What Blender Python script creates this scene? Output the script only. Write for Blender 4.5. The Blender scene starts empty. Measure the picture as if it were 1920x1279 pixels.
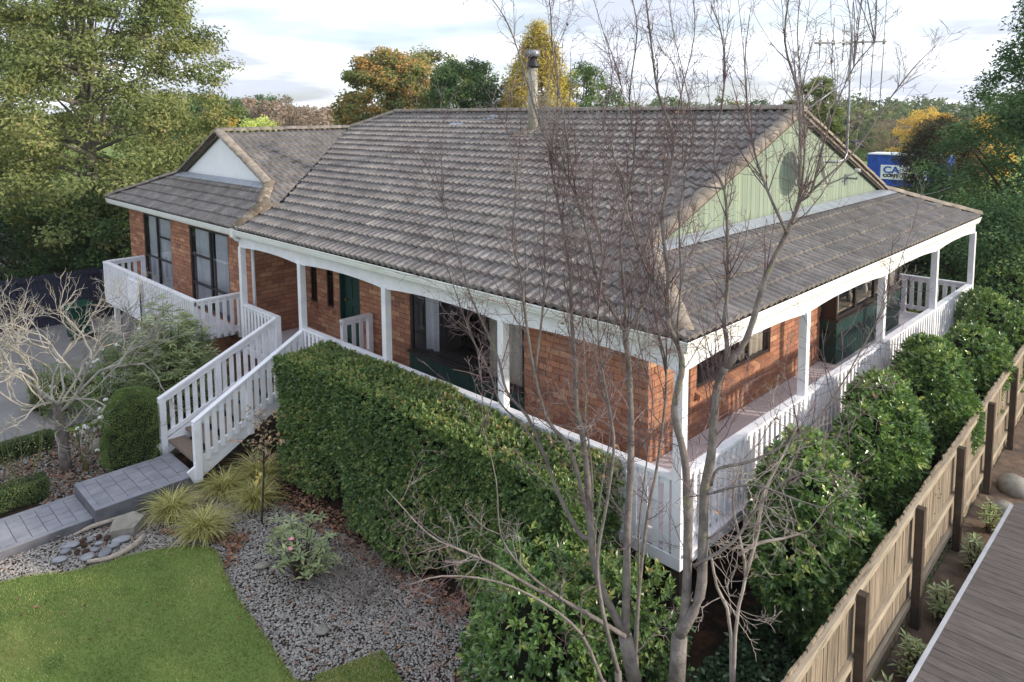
import bpy, bmesh, math, random
import numpy as np
from mathutils import Matrix, Vector
scene = bpy.context.scene
COL = scene.collection
R = math.radians
rng = np.random.default_rng(7)
random.seed(7)

# ------------------------------------------------------------------ camera
CAM = np.array([4.237, -6.904, 5.049])
F_PX, YC, PITCH, YAW, ROLL = 1366.7, 348.9, 0.1031, -0.7838, -0.0075
cp, sp = math.cos(PITCH), math.sin(PITCH)
fw = Vector((math.sin(YAW) * cp, math.cos(YAW) * cp, -sp))
r0 = Vector((math.cos(YAW), -math.sin(YAW), 0))
u0 = r0.cross(fw)
rt = math.cos(ROLL) * r0 + math.sin(ROLL) * u0
up = -math.sin(ROLL) * r0 + math.cos(ROLL) * u0
cd = bpy.data.cameras.new('camera')
cam = bpy.data.objects.new('camera', cd)
COL.objects.link(cam)
cam.matrix_world = Matrix(((rt.x, up.x, -fw.x, CAM[0]), (rt.y, up.y, -fw.y, CAM[1]), (rt.z, up.z, -fw.z, CAM[2]), (0, 0, 0, 1)))
cd.sensor_width = 36
cd.lens = F_PX / 1920 * 36
cd.shift_y = (YC - 639.5) / 1920
cd.clip_start = 0.1
cd.clip_end = 3000
scene.camera = cam

# ------------------------------------------------------------------ light
SUN_AZ, SUN_EL = R(27.0), R(16.0)          # azimuth measured from +X towards +Y
sdir = Vector((math.cos(SUN_AZ) * math.cos(SUN_EL), math.sin(SUN_AZ) * math.cos(SUN_EL), math.sin(SUN_EL)))
sl = bpy.data.lights.new('sun', 'SUN')
sl.energy = 2.45
sl.angle = R(2.0)
sl.color = (1.0, 0.88, 0.73)
so = bpy.data.objects.new('sun', sl)
COL.objects.link(so)
so.rotation_euler = sdir.to_track_quat('Z', 'Y').to_euler()

world = bpy.data.worlds.new('World')
scene.world = world
world.use_nodes = True
wt = world.node_tree
wt.nodes.clear()
def wn(t, **k):
    n = wt.nodes.new(t)
    for a, b in k.items(): setattr(n, a, b)
    return n
wl = wt.links.new
sky = wn('ShaderNodeTexSky', sky_type='NISHITA', sun_disc=False, sun_elevation=SUN_EL, sun_rotation=math.pi / 2 - SUN_AZ,
         altitude=50, air_density=1.0, dust_density=1.5, ozone_density=1.0)
tc = wn('ShaderNodeTexCoord')
sep = wn('ShaderNodeSeparateXYZ'); wl(tc.outputs['Generated'], sep.inputs[0])
zm = wn('ShaderNodeMath', operation='MAXIMUM'); wl(sep.outputs[2], zm.inputs[0]); zm.inputs[1].default_value = 0.0
za = wn('ShaderNodeMath', operation='ADD'); wl(zm.outputs[0], za.inputs[0]); za.inputs[1].default_value = 0.10
dx = wn('ShaderNodeMath', operation='DIVIDE'); wl(sep.outputs[0], dx.inputs[0]); wl(za.outputs[0], dx.inputs[1])
dy = wn('ShaderNodeMath', operation='DIVIDE'); wl(sep.outputs[1], dy.inputs[0]); wl(za.outputs[0], dy.inputs[1])
cmb = wn('ShaderNodeCombineXYZ'); wl(dx.outputs[0], cmb.inputs[0]); wl(dy.outputs[0], cmb.inputs[1]); cmb.inputs[2].default_value = 4.3
n1 = wn('ShaderNodeTexNoise'); n1.inputs['Scale'].default_value = 0.42; n1.inputs['Detail'].default_value = 9; n1.inputs['Roughness'].default_value = 0.52
wl(cmb.outputs[0], n1.inputs['Vector'])
r1 = wn('ShaderNodeValToRGB'); r1.color_ramp.elements[0].position = 0.36; r1.color_ramp.elements[1].position = 0.56
wl(n1.outputs['Fac'], r1.inputs[0])
cmb2 = wn('ShaderNodeCombineXYZ'); wl(dx.outputs[0], cmb2.inputs[0]); wl(dy.outputs[0], cmb2.inputs[1]); cmb2.inputs[2].default_value = 11.7
n2 = wn('ShaderNodeTexNoise'); n2.inputs['Scale'].default_value = 0.75; n2.inputs['Detail'].default_value = 7; n2.inputs['Roughness'].default_value = 0.5
wl(cmb2.outputs[0], n2.inputs['Vector'])
r2 = wn('ShaderNodeValToRGB')
r2.color_ramp.elements[0].position = 0.41; r2.color_ramp.elements[0].color = (0.285, 0.305, 0.36, 1)
r2.color_ramp.elements[1].position = 0.69; r2.color_ramp.elements[1].color = (0.69, 0.715, 0.775, 1)
wl(n2.outputs['Fac'], r2.inputs[0])
skm = wn('ShaderNodeMixRGB', blend_type='MULTIPLY'); skm.inputs[0].default_value = 1.0
wl(sky.outputs[0], skm.inputs[1]); skm.inputs[2].default_value = (0.85, 0.95, 1.05, 1)
bgs = wn('ShaderNodeBackground'); bgs.inputs[1].default_value = 0.12; wl(skm.outputs[0], bgs.inputs[0])
bgc = wn('ShaderNodeBackground'); bgc.inputs[1].default_value = 1.55; wl(r2.outputs[0], bgc.inputs[0])
cf = wn('ShaderNodeMapRange'); cf.inputs['To Min'].default_value = 0.5; cf.inputs['To Max'].default_value = 1.0
wl(r1.outputs[0], cf.inputs['Value'])
mx = wn('ShaderNodeMixShader'); wl(cf.outputs[0], mx.inputs[0]); wl(bgs.outputs[0], mx.inputs[1]); wl(bgc.outputs[0], mx.inputs[2])
wo = wn('ShaderNodeOutputWorld'); wl(mx.outputs[0], wo.inputs[0])

vs = scene.view_settings
vs.view_transform = 'Standard'
vs.look = 'None'
vs.exposure = 0.92
vs.gamma = 1.0
vs.use_curve_mapping = False
scene.cycles.max_bounces = 6
scene.cycles.diffuse_bounces = 3
scene.cycles.transparent_max_bounces = 8

# ------------------------------------------------------------------ materials
MATS = {}
def _new(name):
    m = bpy.data.materials.new(name)
    m.use_nodes = True
    nt = m.node_tree
    nt.nodes.clear()
    o = nt.nodes.new('ShaderNodeOutputMaterial')
    MATS[name] = m
    return m, nt, o
def srgb(r, g, b):
    return tuple(((c / 255) / 12.92 if c / 255 <= 0.04045 else ((c / 255 + 0.055) / 1.055) ** 2.4) for c in (r, g, b))
def M(name, c1, c2=None, rough=0.6, scale=6, detail=5, bump=0.0, bscale=None, spec=0.3, metal=0.0, c3=None, c3pos=0.62, stretch=None, rnd=0.0, streak=False):
    """Noise mix of c1 and c2 in world space, plus optional patches of c3 and a per-piece tint (attribute rnd / object random)."""
    m, nt, o = _new(name)
    N, L = nt.nodes.new, nt.links.new
    b = N('ShaderNodeBsdfPrincipled')
    L(b.outputs[0], o.inputs[0])
    b.inputs['Roughness'].default_value = rough
    b.inputs['Metallic'].default_value = metal
    b.inputs['Specular IOR Level'].default_value = spec
    g = N('ShaderNodeNewGeometry')
    vec = g.outputs['Position']
    if stretch:
        mp = N('ShaderNodeMapping'); mp.inputs['Scale'].default_value = stretch
        L(vec, mp.inputs[0]); vec = mp.outputs[0]
    n = N('ShaderNodeTexNoise'); n.inputs['Scale'].default_value = scale; n.inputs['Detail'].default_value = detail; n.inputs['Roughness'].default_value = 0.6
    L(vec, n.inputs['Vector'])
    if c2 is None: c2 = tuple(v * 0.78 for v in c1)
    r = N('ShaderNodeValToRGB'); r.color_ramp.elements[0].position = 0.32; r.color_ramp.elements[1].position = 0.68
    r.color_ramp.elements[0].color = (*c2, 1); r.color_ramp.elements[1].color = (*c1, 1)
    L(n.outputs['Fac'], r.inputs[0])
    col = r.outputs[0]
    if c3:
        n3 = N('ShaderNodeTexNoise'); n3.inputs['Scale'].default_value = scale * 0.45; n3.inputs['Detail'].default_value = 8; n3.inputs['Roughness'].default_value = 0.7
        ad = N('ShaderNodeVectorMath'); ad.operation = 'ADD'; ad.inputs[1].default_value = (31.7, 12.1, 5.3)
        L(vec, ad.inputs[0]); L(ad.outputs[0], n3.inputs['Vector'])
        rr = N('ShaderNodeValToRGB'); rr.color_ramp.elements[0].position = c3pos - 0.06; rr.color_ramp.elements[1].position = c3pos + 0.08
        L(n3.outputs['Fac'], rr.inputs[0])
        mm = N('ShaderNodeMixRGB'); L(rr.outputs[0], mm.inputs[0]); L(col, mm.inputs[1]); mm.inputs[2].default_value = (*c3, 1)
        col = mm.outputs[0]
    if rnd:
        f = piece_random(nt)
        mr = N('ShaderNodeMapRange'); mr.inputs['To Min'].default_value = 1 - rnd; mr.inputs['To Max'].default_value = 1 + rnd
        L(f, mr.inputs['Value'])
        mu = N('ShaderNodeVectorMath'); mu.operation = 'SCALE'; L(col, mu.inputs[0]); L(mr.outputs[0], mu.inputs['Scale'])
        col = mu.outputs[0]
    L(col, b.inputs['Base Color'])
    if bump:
        nb = N('ShaderNodeTexNoise'); nb.inputs['Scale'].default_value = bscale or scale * 4; nb.inputs['Detail'].default_value = 6
        L(vec, nb.inputs['Vector'])
        bp = N('ShaderNodeBump'); bp.inputs['Strength'].default_value = bump; bp.inputs['Distance'].default_value = 0.02
        L(nb.outputs['Fac'], bp.inputs['Height']); L(bp.outputs[0], b.inputs['Normal'])
    return m
def piece_random(nt):
    N, L = nt.nodes.new, nt.links.new
    at = N('ShaderNodeAttribute'); at.attribute_name = 'rnd'
    oi = N('ShaderNodeObjectInfo')
    a = N('ShaderNodeMath'); a.operation = 'ADD'; L(at.outputs['Fac'], a.inputs[0]); L(oi.outputs['Random'], a.inputs[1])
    f = N('ShaderNodeMath'); f.operation = 'FRACT'; L(a.outputs[0], f.inputs[0])
    return f.outputs[0]
def leaf(name, cols, trans=0.3, rough=0.45, spec=0.35):
    """Leaf material: cols = list of (position, colour) read by each leaf's own random number."""
    m, nt, o = _new(name)
    N, L = nt.nodes.new, nt.links.new
    at = N('ShaderNodeAttribute'); at.attribute_name = 'rnd'
    r = N('ShaderNodeValToRGB')
    els = r.color_ramp.elements
    while len(els) < len(cols): els.new(0.5)
    for e, (p, c) in zip(els, cols):
        e.position = p; e.color = (*c, 1)
    L(at.outputs['Fac'], r.inputs[0])
    b = N('ShaderNodeBsdfPrincipled'); b.inputs['Roughness'].default_value = rough; b.inputs['Specular IOR Level'].default_value = spec
    L(r.outputs[0], b.inputs['Base Color'])
    t = N('ShaderNodeBsdfTranslucent')
    mu = N('ShaderNodeMixRGB'); mu.blend_type = 'MULTIPLY'; mu.inputs[0].default_value = 1; mu.inputs[2].default_value = (1.1, 1.15, 0.6, 1)
    L(r.outputs[0], mu.inputs[1]); L(mu.outputs[0], t.inputs[0])
    x = N('ShaderNodeMixShader'); x.inputs[0].default_value = trans
    L(b.outputs[0], x.inputs[1]); L(t.outputs[0], x.inputs[2]); L(x.outputs[0], o.inputs[0])
    return m
def glass(name, tint=(0.55, 0.6, 0.62)):
    m, nt, o = _new(name)
    N, L = nt.nodes.new, nt.links.new
    t = N('ShaderNodeBsdfTransparent'); t.inputs[0].default_value = (*tint, 1)
    gl = N('ShaderNodeBsdfGlossy'); gl.inputs['Roughness'].default_value = 0.015; gl.inputs[0].default_value = (0.95, 0.97, 1, 1)
    fr = N('ShaderNodeFresnel'); fr.inputs[0].default_value = 1.6
    x = N('ShaderNodeMixShader'); L(fr.outputs[0], x.inputs[0]); L(t.outputs[0], x.inputs[1]); L(gl.outputs[0], x.inputs[2]); L(x.outputs[0], o.inputs[0])
    return m

WHITE = M('white_paint', srgb(242, 243, 248), srgb(224, 225, 230), rough=0.5, scale=4, detail=8, rnd=0.04, c3=srgb(206, 207, 204), c3pos=0.68)
GUT = M('gutter_paint', srgb(234, 235, 232), srgb(222, 224, 219), rough=0.4, scale=2.2, c3=srgb(196, 195, 172), c3pos=0.66, stretch=(1, 1, 3))
TRIM = M('soffit_paint', srgb(222, 222, 220), srgb(210, 210, 208), rough=0.6, scale=2)
TILE = M('concrete_tile', srgb(138, 133, 129), srgb(107, 103, 101), rough=0.92, scale=5, detail=9, bump=0.25, bscale=60, spec=0.15, c3=srgb(152, 143, 132), c3pos=0.63, rnd=0.16)
CAPM = M('ridge_cap', srgb(158, 149, 139), srgb(118, 110, 103), rough=0.95, scale=7, detail=9, bump=0.3, bscale=50, spec=0.1, c3=srgb(186, 150, 92), c3pos=0.68, rnd=0.1)
VERGE = M('verge_cap', srgb(164, 153, 140), srgb(126, 117, 108), rough=0.95, scale=7, detail=9, bump=0.3, bscale=50, spec=0.1, rnd=0.08)
OLDCAP = M('lichen_cap', srgb(136, 122, 106), srgb(108, 99, 90), rough=0.95, scale=9, detail=9, bump=0.3, bscale=50, spec=0.1, c3=srgb(186, 182, 168), c3pos=0.6)
UNDER = M('roof_underlay', srgb(70, 66, 64), rough=0.95, scale=3)
LEAD = M('lead_flashing', srgb(176, 182, 190), srgb(150, 157, 168), rough=0.45, scale=5, metal=0.3)
MORTAR = M('mortar', srgb(120, 84, 68), srgb(104, 72, 58), rough=0.95, scale=20)
def brick_mat():
    m, nt, o = _new('brick')
    N, L = nt.nodes.new, nt.links.new
    b = N('ShaderNodeBsdfPrincipled'); b.inputs['Roughness'].default_value = 0.85; b.inputs['Specular IOR Level'].default_value = 0.15
    L(b.outputs[0], o.inputs[0])
    f = piece_random(nt)
    r = N('ShaderNodeValToRGB')
    e = r.color_ramp.elements
    for k in range(4): e.new(0.5)
    for q, (p, c) in zip(e, [(0.0, (148, 104, 86)), (0.3, (166, 118, 94)), (0.5, (180, 130, 102)), (0.72, (154, 110, 90)), (0.9, (198, 152, 120)), (1.0, (134, 98, 84))]):
        q.position = p; q.color = (*srgb(*c), 1)
    L(f, r.inputs[0])
    g = N('ShaderNodeNewGeometry')
    n = N('ShaderNodeTexNoise'); n.inputs['Scale'].default_value = 14; n.inputs['Detail'].default_value = 8; L(g.outputs['Position'], n.inputs['Vector'])
    mr = N('ShaderNodeMapRange'); mr.inputs['From Min'].default_value = 0.3; mr.inputs['From Max'].default_value = 0.7; mr.inputs['To Min'].default_value = 0.82; mr.inputs['To Max'].default_value = 1.15
    L(n.outputs['Fac'], mr.inputs['Value'])
    mu = N('ShaderNodeVectorMath'); mu.operation = 'SCALE'; L(r.outputs[0], mu.inputs[0]); L(mr.outputs[0], mu.inputs['Scale']); L(mu.outputs[0], b.inputs['Base Color'])
    nb = N('ShaderNodeTexNoise'); nb.inputs['Scale'].default_value = 60; nb.inputs['Detail'].default_value = 5; L(g.outputs['Position'], nb.inputs['Vector'])
    bp = N('ShaderNodeBump'); bp.inputs['Strength'].default_value = 0.4; bp.inputs['Distance'].default_value = 0.01; L(nb.outputs['Fac'], bp.inputs['Height']); L(bp.outputs[0], b.inputs['Normal'])
    return m
BRICK = brick_mat()
DECKP = M('deck_paint', srgb(228, 223, 229), srgb(214, 209, 216), rough=0.5, scale=3, rnd=0.03, c3=srgb(176, 168, 174), c3pos=0.7)
TREADM = M('tread_timber', srgb(140, 124, 110), srgb(112, 98, 88), rough=0.9, scale=10, stretch=(1, 12, 12), bump=0.3)
DGREEN = M('dark_green_paint', srgb(28, 66, 58), srgb(22, 54, 48), rough=0.4, scale=4, spec=0.4)
LGREEN = M('pale_green_board', srgb(142, 154, 138), srgb(122, 136, 120), rough=0.75, scale=1.3, detail=7, stretch=(1, 9, 0.35), c3=srgb(158, 166, 136), c3pos=0.60, rnd=0.05)
WBOARD = M('white_board', srgb(244, 246, 251), srgb(238, 240, 246), rough=0.5, scale=2)
FRAME = M('bronze_aluminium', srgb(44, 38, 36), srgb(36, 31, 30), rough=0.4, scale=5, spec=0.5)
GLASS = glass('window_glass', (0.98, 0.98, 0.98))
CURT = M('sheer_curtain', srgb(226, 230, 236), srgb(202, 208, 216), rough=0.9, scale=2)
DARKIN = M('dark_interior', srgb(34, 30, 28), rough=0.9, scale=2)
BLIND = M('pale_interior', srgb(200, 196, 186), srgb(168, 160, 148), rough=0.9, scale=1.5)
BRASS = M('brass', srgb(205, 165, 85), rough=0.3, metal=1.0, spec=0.5)
STEEL = M('galvanised_steel', srgb(150, 155, 160), srgb(118, 122, 128), rough=0.45, metal=0.7, scale=12)
FLUE = M('weathered_flue', srgb(168, 165, 150), srgb(142, 140, 128), rough=0.7, scale=6, stretch=(3, 3, 0.4))
BLACK = M('black_metal', srgb(42, 42, 44), rough=0.5, scale=5)
DISHM = M('dish_grey', srgb(190, 190, 182), srgb(165, 165, 158), rough=0.6, scale=5)
CONC = M('stamped_concrete', srgb(146, 147, 154), srgb(124, 126, 134), rough=0.85, scale=4, detail=8, bump=0.25, bscale=40, rnd=0.06)
CONCS = M('concrete_edge', srgb(112, 112, 118), srgb(92, 92, 98), rough=0.9, scale=5, detail=8)
DRIVE = M('driveway_concrete', srgb(138, 136, 134), srgb(118, 116, 116), rough=0.9, scale=1.2, detail=9, c3=srgb(96, 94, 92), c3pos=0.66)
SOIL = M('garden_soil', srgb(62, 50, 40), srgb(40, 33, 27), rough=1.0, scale=7, detail=9, bump=0.6, bscale=30, c3=srgb(98, 66, 46), c3pos=0.58)
GRASSB = M('lawn_base', srgb(112, 130, 66), srgb(88, 110, 50), rough=0.95, scale=1.1, detail=9, c3=srgb(140, 140, 82), c3pos=0.60)
PADD = M('paddock_grass', srgb(132, 146, 62), srgb(104, 128, 52), rough=0.95, scale=0.05, detail=8, c3=srgb(120, 112, 66), c3pos=0.66)
BARK = M('grey_bark', srgb(134, 127, 122), srgb(92, 86, 83), rough=0.95, scale=9, detail=8, bump=0.5, bscale=40, c3=srgb(126, 130, 98), c3pos=0.62)
TWIG = M('reddish_twig', srgb(122, 101, 102), srgb(90, 70, 73), rough=0.8, scale=3, c3=srgb(152, 144, 142), c3pos=0.53)
LICHEN = M('lichen_twig', srgb(170, 166, 156), srgb(134, 130, 124), rough=0.95, scale=5, c3=srgb(180, 164, 122), c3pos=0.62)
PALETWIG = M('pale_twig', srgb(172, 164, 156), srgb(128, 116, 108), rough=0.95, scale=5)
DBARK = M('brown_bark', srgb(86, 72, 60), srgb(58, 48, 40), rough=0.95, scale=6, bump=0.4, bscale=25)
PALING = M('weathered_paling', srgb(152, 138, 118), srgb(114, 102, 88), rough=0.95, scale=4, detail=8, stretch=(6, 6, 0.6), rnd=0.2, c3=srgb(96, 86, 74), c3pos=0.56)
RAILW = M('pale_timber', srgb(174, 162, 142), srgb(140, 128, 110), rough=0.9, scale=4, stretch=(6, 0.6, 6), c3=srgb(112, 102, 88), c3pos=0.6)
POSTW = M('dark_timber', srgb(84, 72, 60), srgb(60, 51, 44), rough=0.95, scale=6)
NDECK = M('grey_deck_timber', srgb(108, 101, 98), srgb(80, 75, 73), rough=0.9, scale=4, stretch=(1, 8, 8), rnd=0.12)
ALU = M('pale_edge_trim', srgb(196, 198, 204), srgb(176, 178, 186), rough=0.4, scale=4, metal=0.3)
NAVY = M('navy_stain', srgb(46, 48, 66), srgb(36, 38, 54), rough=0.7, scale=5, stretch=(6, 6, 0.6), rnd=0.1)
BLUE = M('container_blue', srgb(18, 84, 186), srgb(14, 70, 164), rough=0.45, scale=1.5)
WPLATE = M('white_sign', srgb(232, 234, 238), srgb(222, 225, 230), rough=0.5, scale=2)
BINP = M('green_plastic', srgb(20, 72, 58), srgb(16, 60, 48), rough=0.5, scale=3)
BARNB = M('black_cladding', srgb(42, 43, 48), srgb(32, 33, 38), rough=0.6, scale=2)
STONE = M('river_stone', srgb(150, 152, 156), srgb(118, 121, 128), rough=0.8, scale=6, rnd=0.15)
ROCK = M('flat_rock', srgb(150, 146, 136), srgb(120, 116, 108), rough=0.9, scale=6, bump=0.4)
DRIFT = M('driftwood', srgb(182, 172, 158), srgb(140, 128, 114), rough=0.95, scale=8, stretch=(2, 2, 8))
CONE = M('pine_cone', srgb(84, 66, 56), srgb(56, 44, 38), rough=0.95, scale=20)
PEB = M('pebble', srgb(170, 166, 160), srgb(136, 132, 128), rough=0.85, scale=18, rnd=0.32)
PETAL = M('white_petal', srgb(240, 240, 236), srgb(226, 228, 226), rough=0.6, scale=12)
PINK = M('pink_petal', srgb(232, 160, 178), srgb(222, 140, 164), rough=0.6, scale=12)

def g8(*c):
    q = srgb(*c); l = 0.3 * q[0] + 0.6 * q[1] + 0.1 * q[2]
    return tuple(min(0.8, (v * 0.84 + l * 0.16) * 1.5) for v in q)
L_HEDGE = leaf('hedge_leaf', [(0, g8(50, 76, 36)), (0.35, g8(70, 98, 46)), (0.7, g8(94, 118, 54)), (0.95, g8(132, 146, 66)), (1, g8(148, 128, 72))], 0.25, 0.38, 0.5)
L_CAM = leaf('camellia_leaf', [(0, g8(52, 80, 36)), (0.5, g8(78, 110, 46)), (0.85, g8(114, 140, 60)), (1, g8(152, 158, 72))], 0.22, 0.26, 0.7)
L_IVY = leaf('ivy_leaf', [(0, g8(26, 50, 30)), (0.6, g8(44, 74, 44)), (0.95, g8(74, 100, 62)), (1, g8(150, 166, 140))], 0.2, 0.45)
L_RHODO = leaf('rhododendron_leaf', [(0, g8(100, 114, 76)), (0.6, g8(132, 144, 98)), (0.92, g8(156, 164, 108)), (1, g8(178, 174, 98))], 0.25, 0.5)
L_SPRUCE = leaf('dwarf_spruce_leaf', [(0, g8(66, 90, 38)), (0.6, g8(92, 116, 50)), (1, g8(122, 140, 68))], 0.2, 0.6, 0.2)
L_BOX = leaf('box_leaf', [(0, g8(42, 64, 28)), (0.6, g8(62, 86, 36)), (1, g8(100, 112, 52))], 0.2, 0.5)
L_BIG = leaf('yellowing_leaf', [(0, g8(70, 82, 42)), (0.4, g8(98, 110, 58)), (0.8, g8(126, 130, 72)), (0.97, g8(150, 142, 88)), (1, g8(164, 116, 78))], 0.4, 0.6, 0.2)
L_DARK = leaf('dark_evergreen_leaf', [(0, g8(34, 60, 30)), (0.5, g8(54, 84, 36)), (0.85, g8(84, 114, 46)), (1, g8(142, 164, 60))], 0.3, 0.5)
L_MAPLE = leaf('autumn_maple_leaf', [(0, g8(78, 98, 48)), (0.4, g8(104, 112, 56)), (0.62, g8(142, 122, 62)), (0.85, g8(182, 134, 66)), (1, g8(180, 112, 68))], 0.4, 0.6, 0.2)
L_OLIVE = leaf('olive_leaf', [(0, g8(86, 90, 52)), (0.6, g8(124, 122, 70)), (1, g8(150, 138, 86))], 0.3, 0.6, 0.2)
L_GOLD = leaf('golden_conifer_leaf', [(0, g8(110, 110, 34)), (0.5, g8(166, 148, 46)), (1, g8(196, 174, 68))], 0.35, 0.6, 0.2)
L_MID = leaf('mid_green_leaf', [(0, g8(50, 80, 36)), (0.5, g8(78, 108, 48)), (1, g8(120, 142, 64))], 0.35, 0.6, 0.2)
L_CONIF = leaf('grey_green_leaf', [(0, g8(38, 66, 40)), (0.5, g8(62, 94, 54)), (0.9, g8(92, 118, 68)), (1, g8(140, 150, 70))], 0.3, 0.6, 0.2)
L_SHRUB = leaf('dusky_shrub_leaf', [(0, g8(40, 46, 34)), (0.5, g8(66, 66, 50)), (1, g8(98, 88, 66))], 0.3, 0.6, 0.2)
L_DKSH = leaf('dark_shrub_leaf', [(0, g8(22, 38, 26)), (0.6, g8(36, 56, 36)), (1, g8(60, 80, 50))], 0.2, 0.5)
L_AUT = leaf('yellow_autumn_leaf', [(0, g8(170, 138, 50)), (0.6, g8(196, 164, 66)), (1, g8(210, 182, 92))], 0.4, 0.6, 0.2)
L_FAR = leaf('distant_leaf', [(0, g8(66, 84, 60)), (0.4, g8(86, 102, 66)), (0.7, g8(110, 116, 74)), (1, g8(134, 124, 96))], 0.3, 0.7, 0.1)
L_FARB = leaf('distant_bare_twig', [(0, g8(112, 98, 90)), (0.6, g8(138, 120, 108)), (1, g8(160, 130, 104))], 0.3, 0.7, 0.1)
L_CORD = leaf('cabbage_tree_leaf', [(0, g8(72, 92, 46)), (0.6, g8(108, 124, 60)), (1, g8(158, 150, 84))], 0.3, 0.5)
L_TUSS = leaf('tussock_blade', [(0, g8(108, 112, 50)), (0.5, g8(152, 150, 78)), (0.9, g8(186, 176, 112)), (1, g8(200, 182, 140))], 0.35, 0.6, 0.2)
L_GRASS = leaf('lawn_blade', [(0, g8(84, 106, 50)), (0.45, g8(112, 130, 64)), (0.85, g8(142, 148, 84)), (1, g8(174, 164, 112))], 0.3, 0.7, 0.1)
L_DEAD = leaf('fallen_leaf', [(0, g8(88, 66, 52)), (0.5, g8(120, 86, 66)), (1, g8(148, 108, 82))], 0.1, 0.8, 0.1)
L_ROSE = leaf('rose_leaf', [(0, g8(70, 94, 46)), (0.6, g8(98, 122, 62)), (1, g8(142, 140, 80))], 0.3, 0.5)
L_LIME = leaf('lime_frond', [(0, g8(150, 162, 72)), (0.6, g8(182, 190, 96)), (1, g8(206, 206, 130))], 0.35, 0.6)
L_HYD = leaf('autumn_shrub_leaf', [(0, g8(96, 108, 70)), (0.5, g8(134, 120, 96)), (0.85, g8(176, 128, 100)), (1, g8(206, 160, 60))], 0.3, 0.6)

# ------------------------------------------------------------------ mesh helpers
ROOTLOC = {}
def mesh_np(name, V, Fs, mat, smooth=False, rndv=None):
    """V (n,3); Fs (m,k) array or list of arrays of equal-length faces."""
    me = bpy.data.meshes.new(name)
    V = np.asarray(V, dtype=np.float32)
    if not isinstance(Fs, list): Fs = [Fs]
    Fs = [np.asarray(f, dtype=np.int32) for f in Fs if len(f)]
    loops = np.concatenate([f.ravel() for f in Fs])
    tot = np.concatenate([np.full(len(f), f.shape[1], dtype=np.int32) for f in Fs])
    start = np.concatenate([[0], np.cumsum(tot)[:-1]]).astype(np.int32)
    me.vertices.add(len(V)); me.vertices.foreach_set('co', V.ravel())
    me.loops.add(len(loops)); me.loops.foreach_set('vertex_index', loops)
    me.polygons.add(len(tot)); me.polygons.foreach_set('loop_start', start); me.polygons.foreach_set('loop_total', tot)
    me.polygons.foreach_set('use_smooth', np.full(len(tot), bool(smooth)))
    if rndv is not None:
        a = me.attributes.new('rnd', 'FLOAT', 'POINT'); a.data.foreach_set('value', np.asarray(rndv, dtype=np.float32))
    me.materials.append(mat)
    me.update(calc_edges=True)
    return me
def place(name, me, parent=None, mw=None, stuff=False):
    o = bpy.data.objects.new(name, me)
    COL.objects.link(o)
    if mw is not None: o.matrix_basis = mw
    if parent is not None:
        o.parent = parent
        if parent.name in ROOTLOC: o.matrix_parent_inverse = Matrix.Translation(-ROOTLOC[parent.name])
    if stuff: o['kind'] = 'stuff'
    return o
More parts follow.
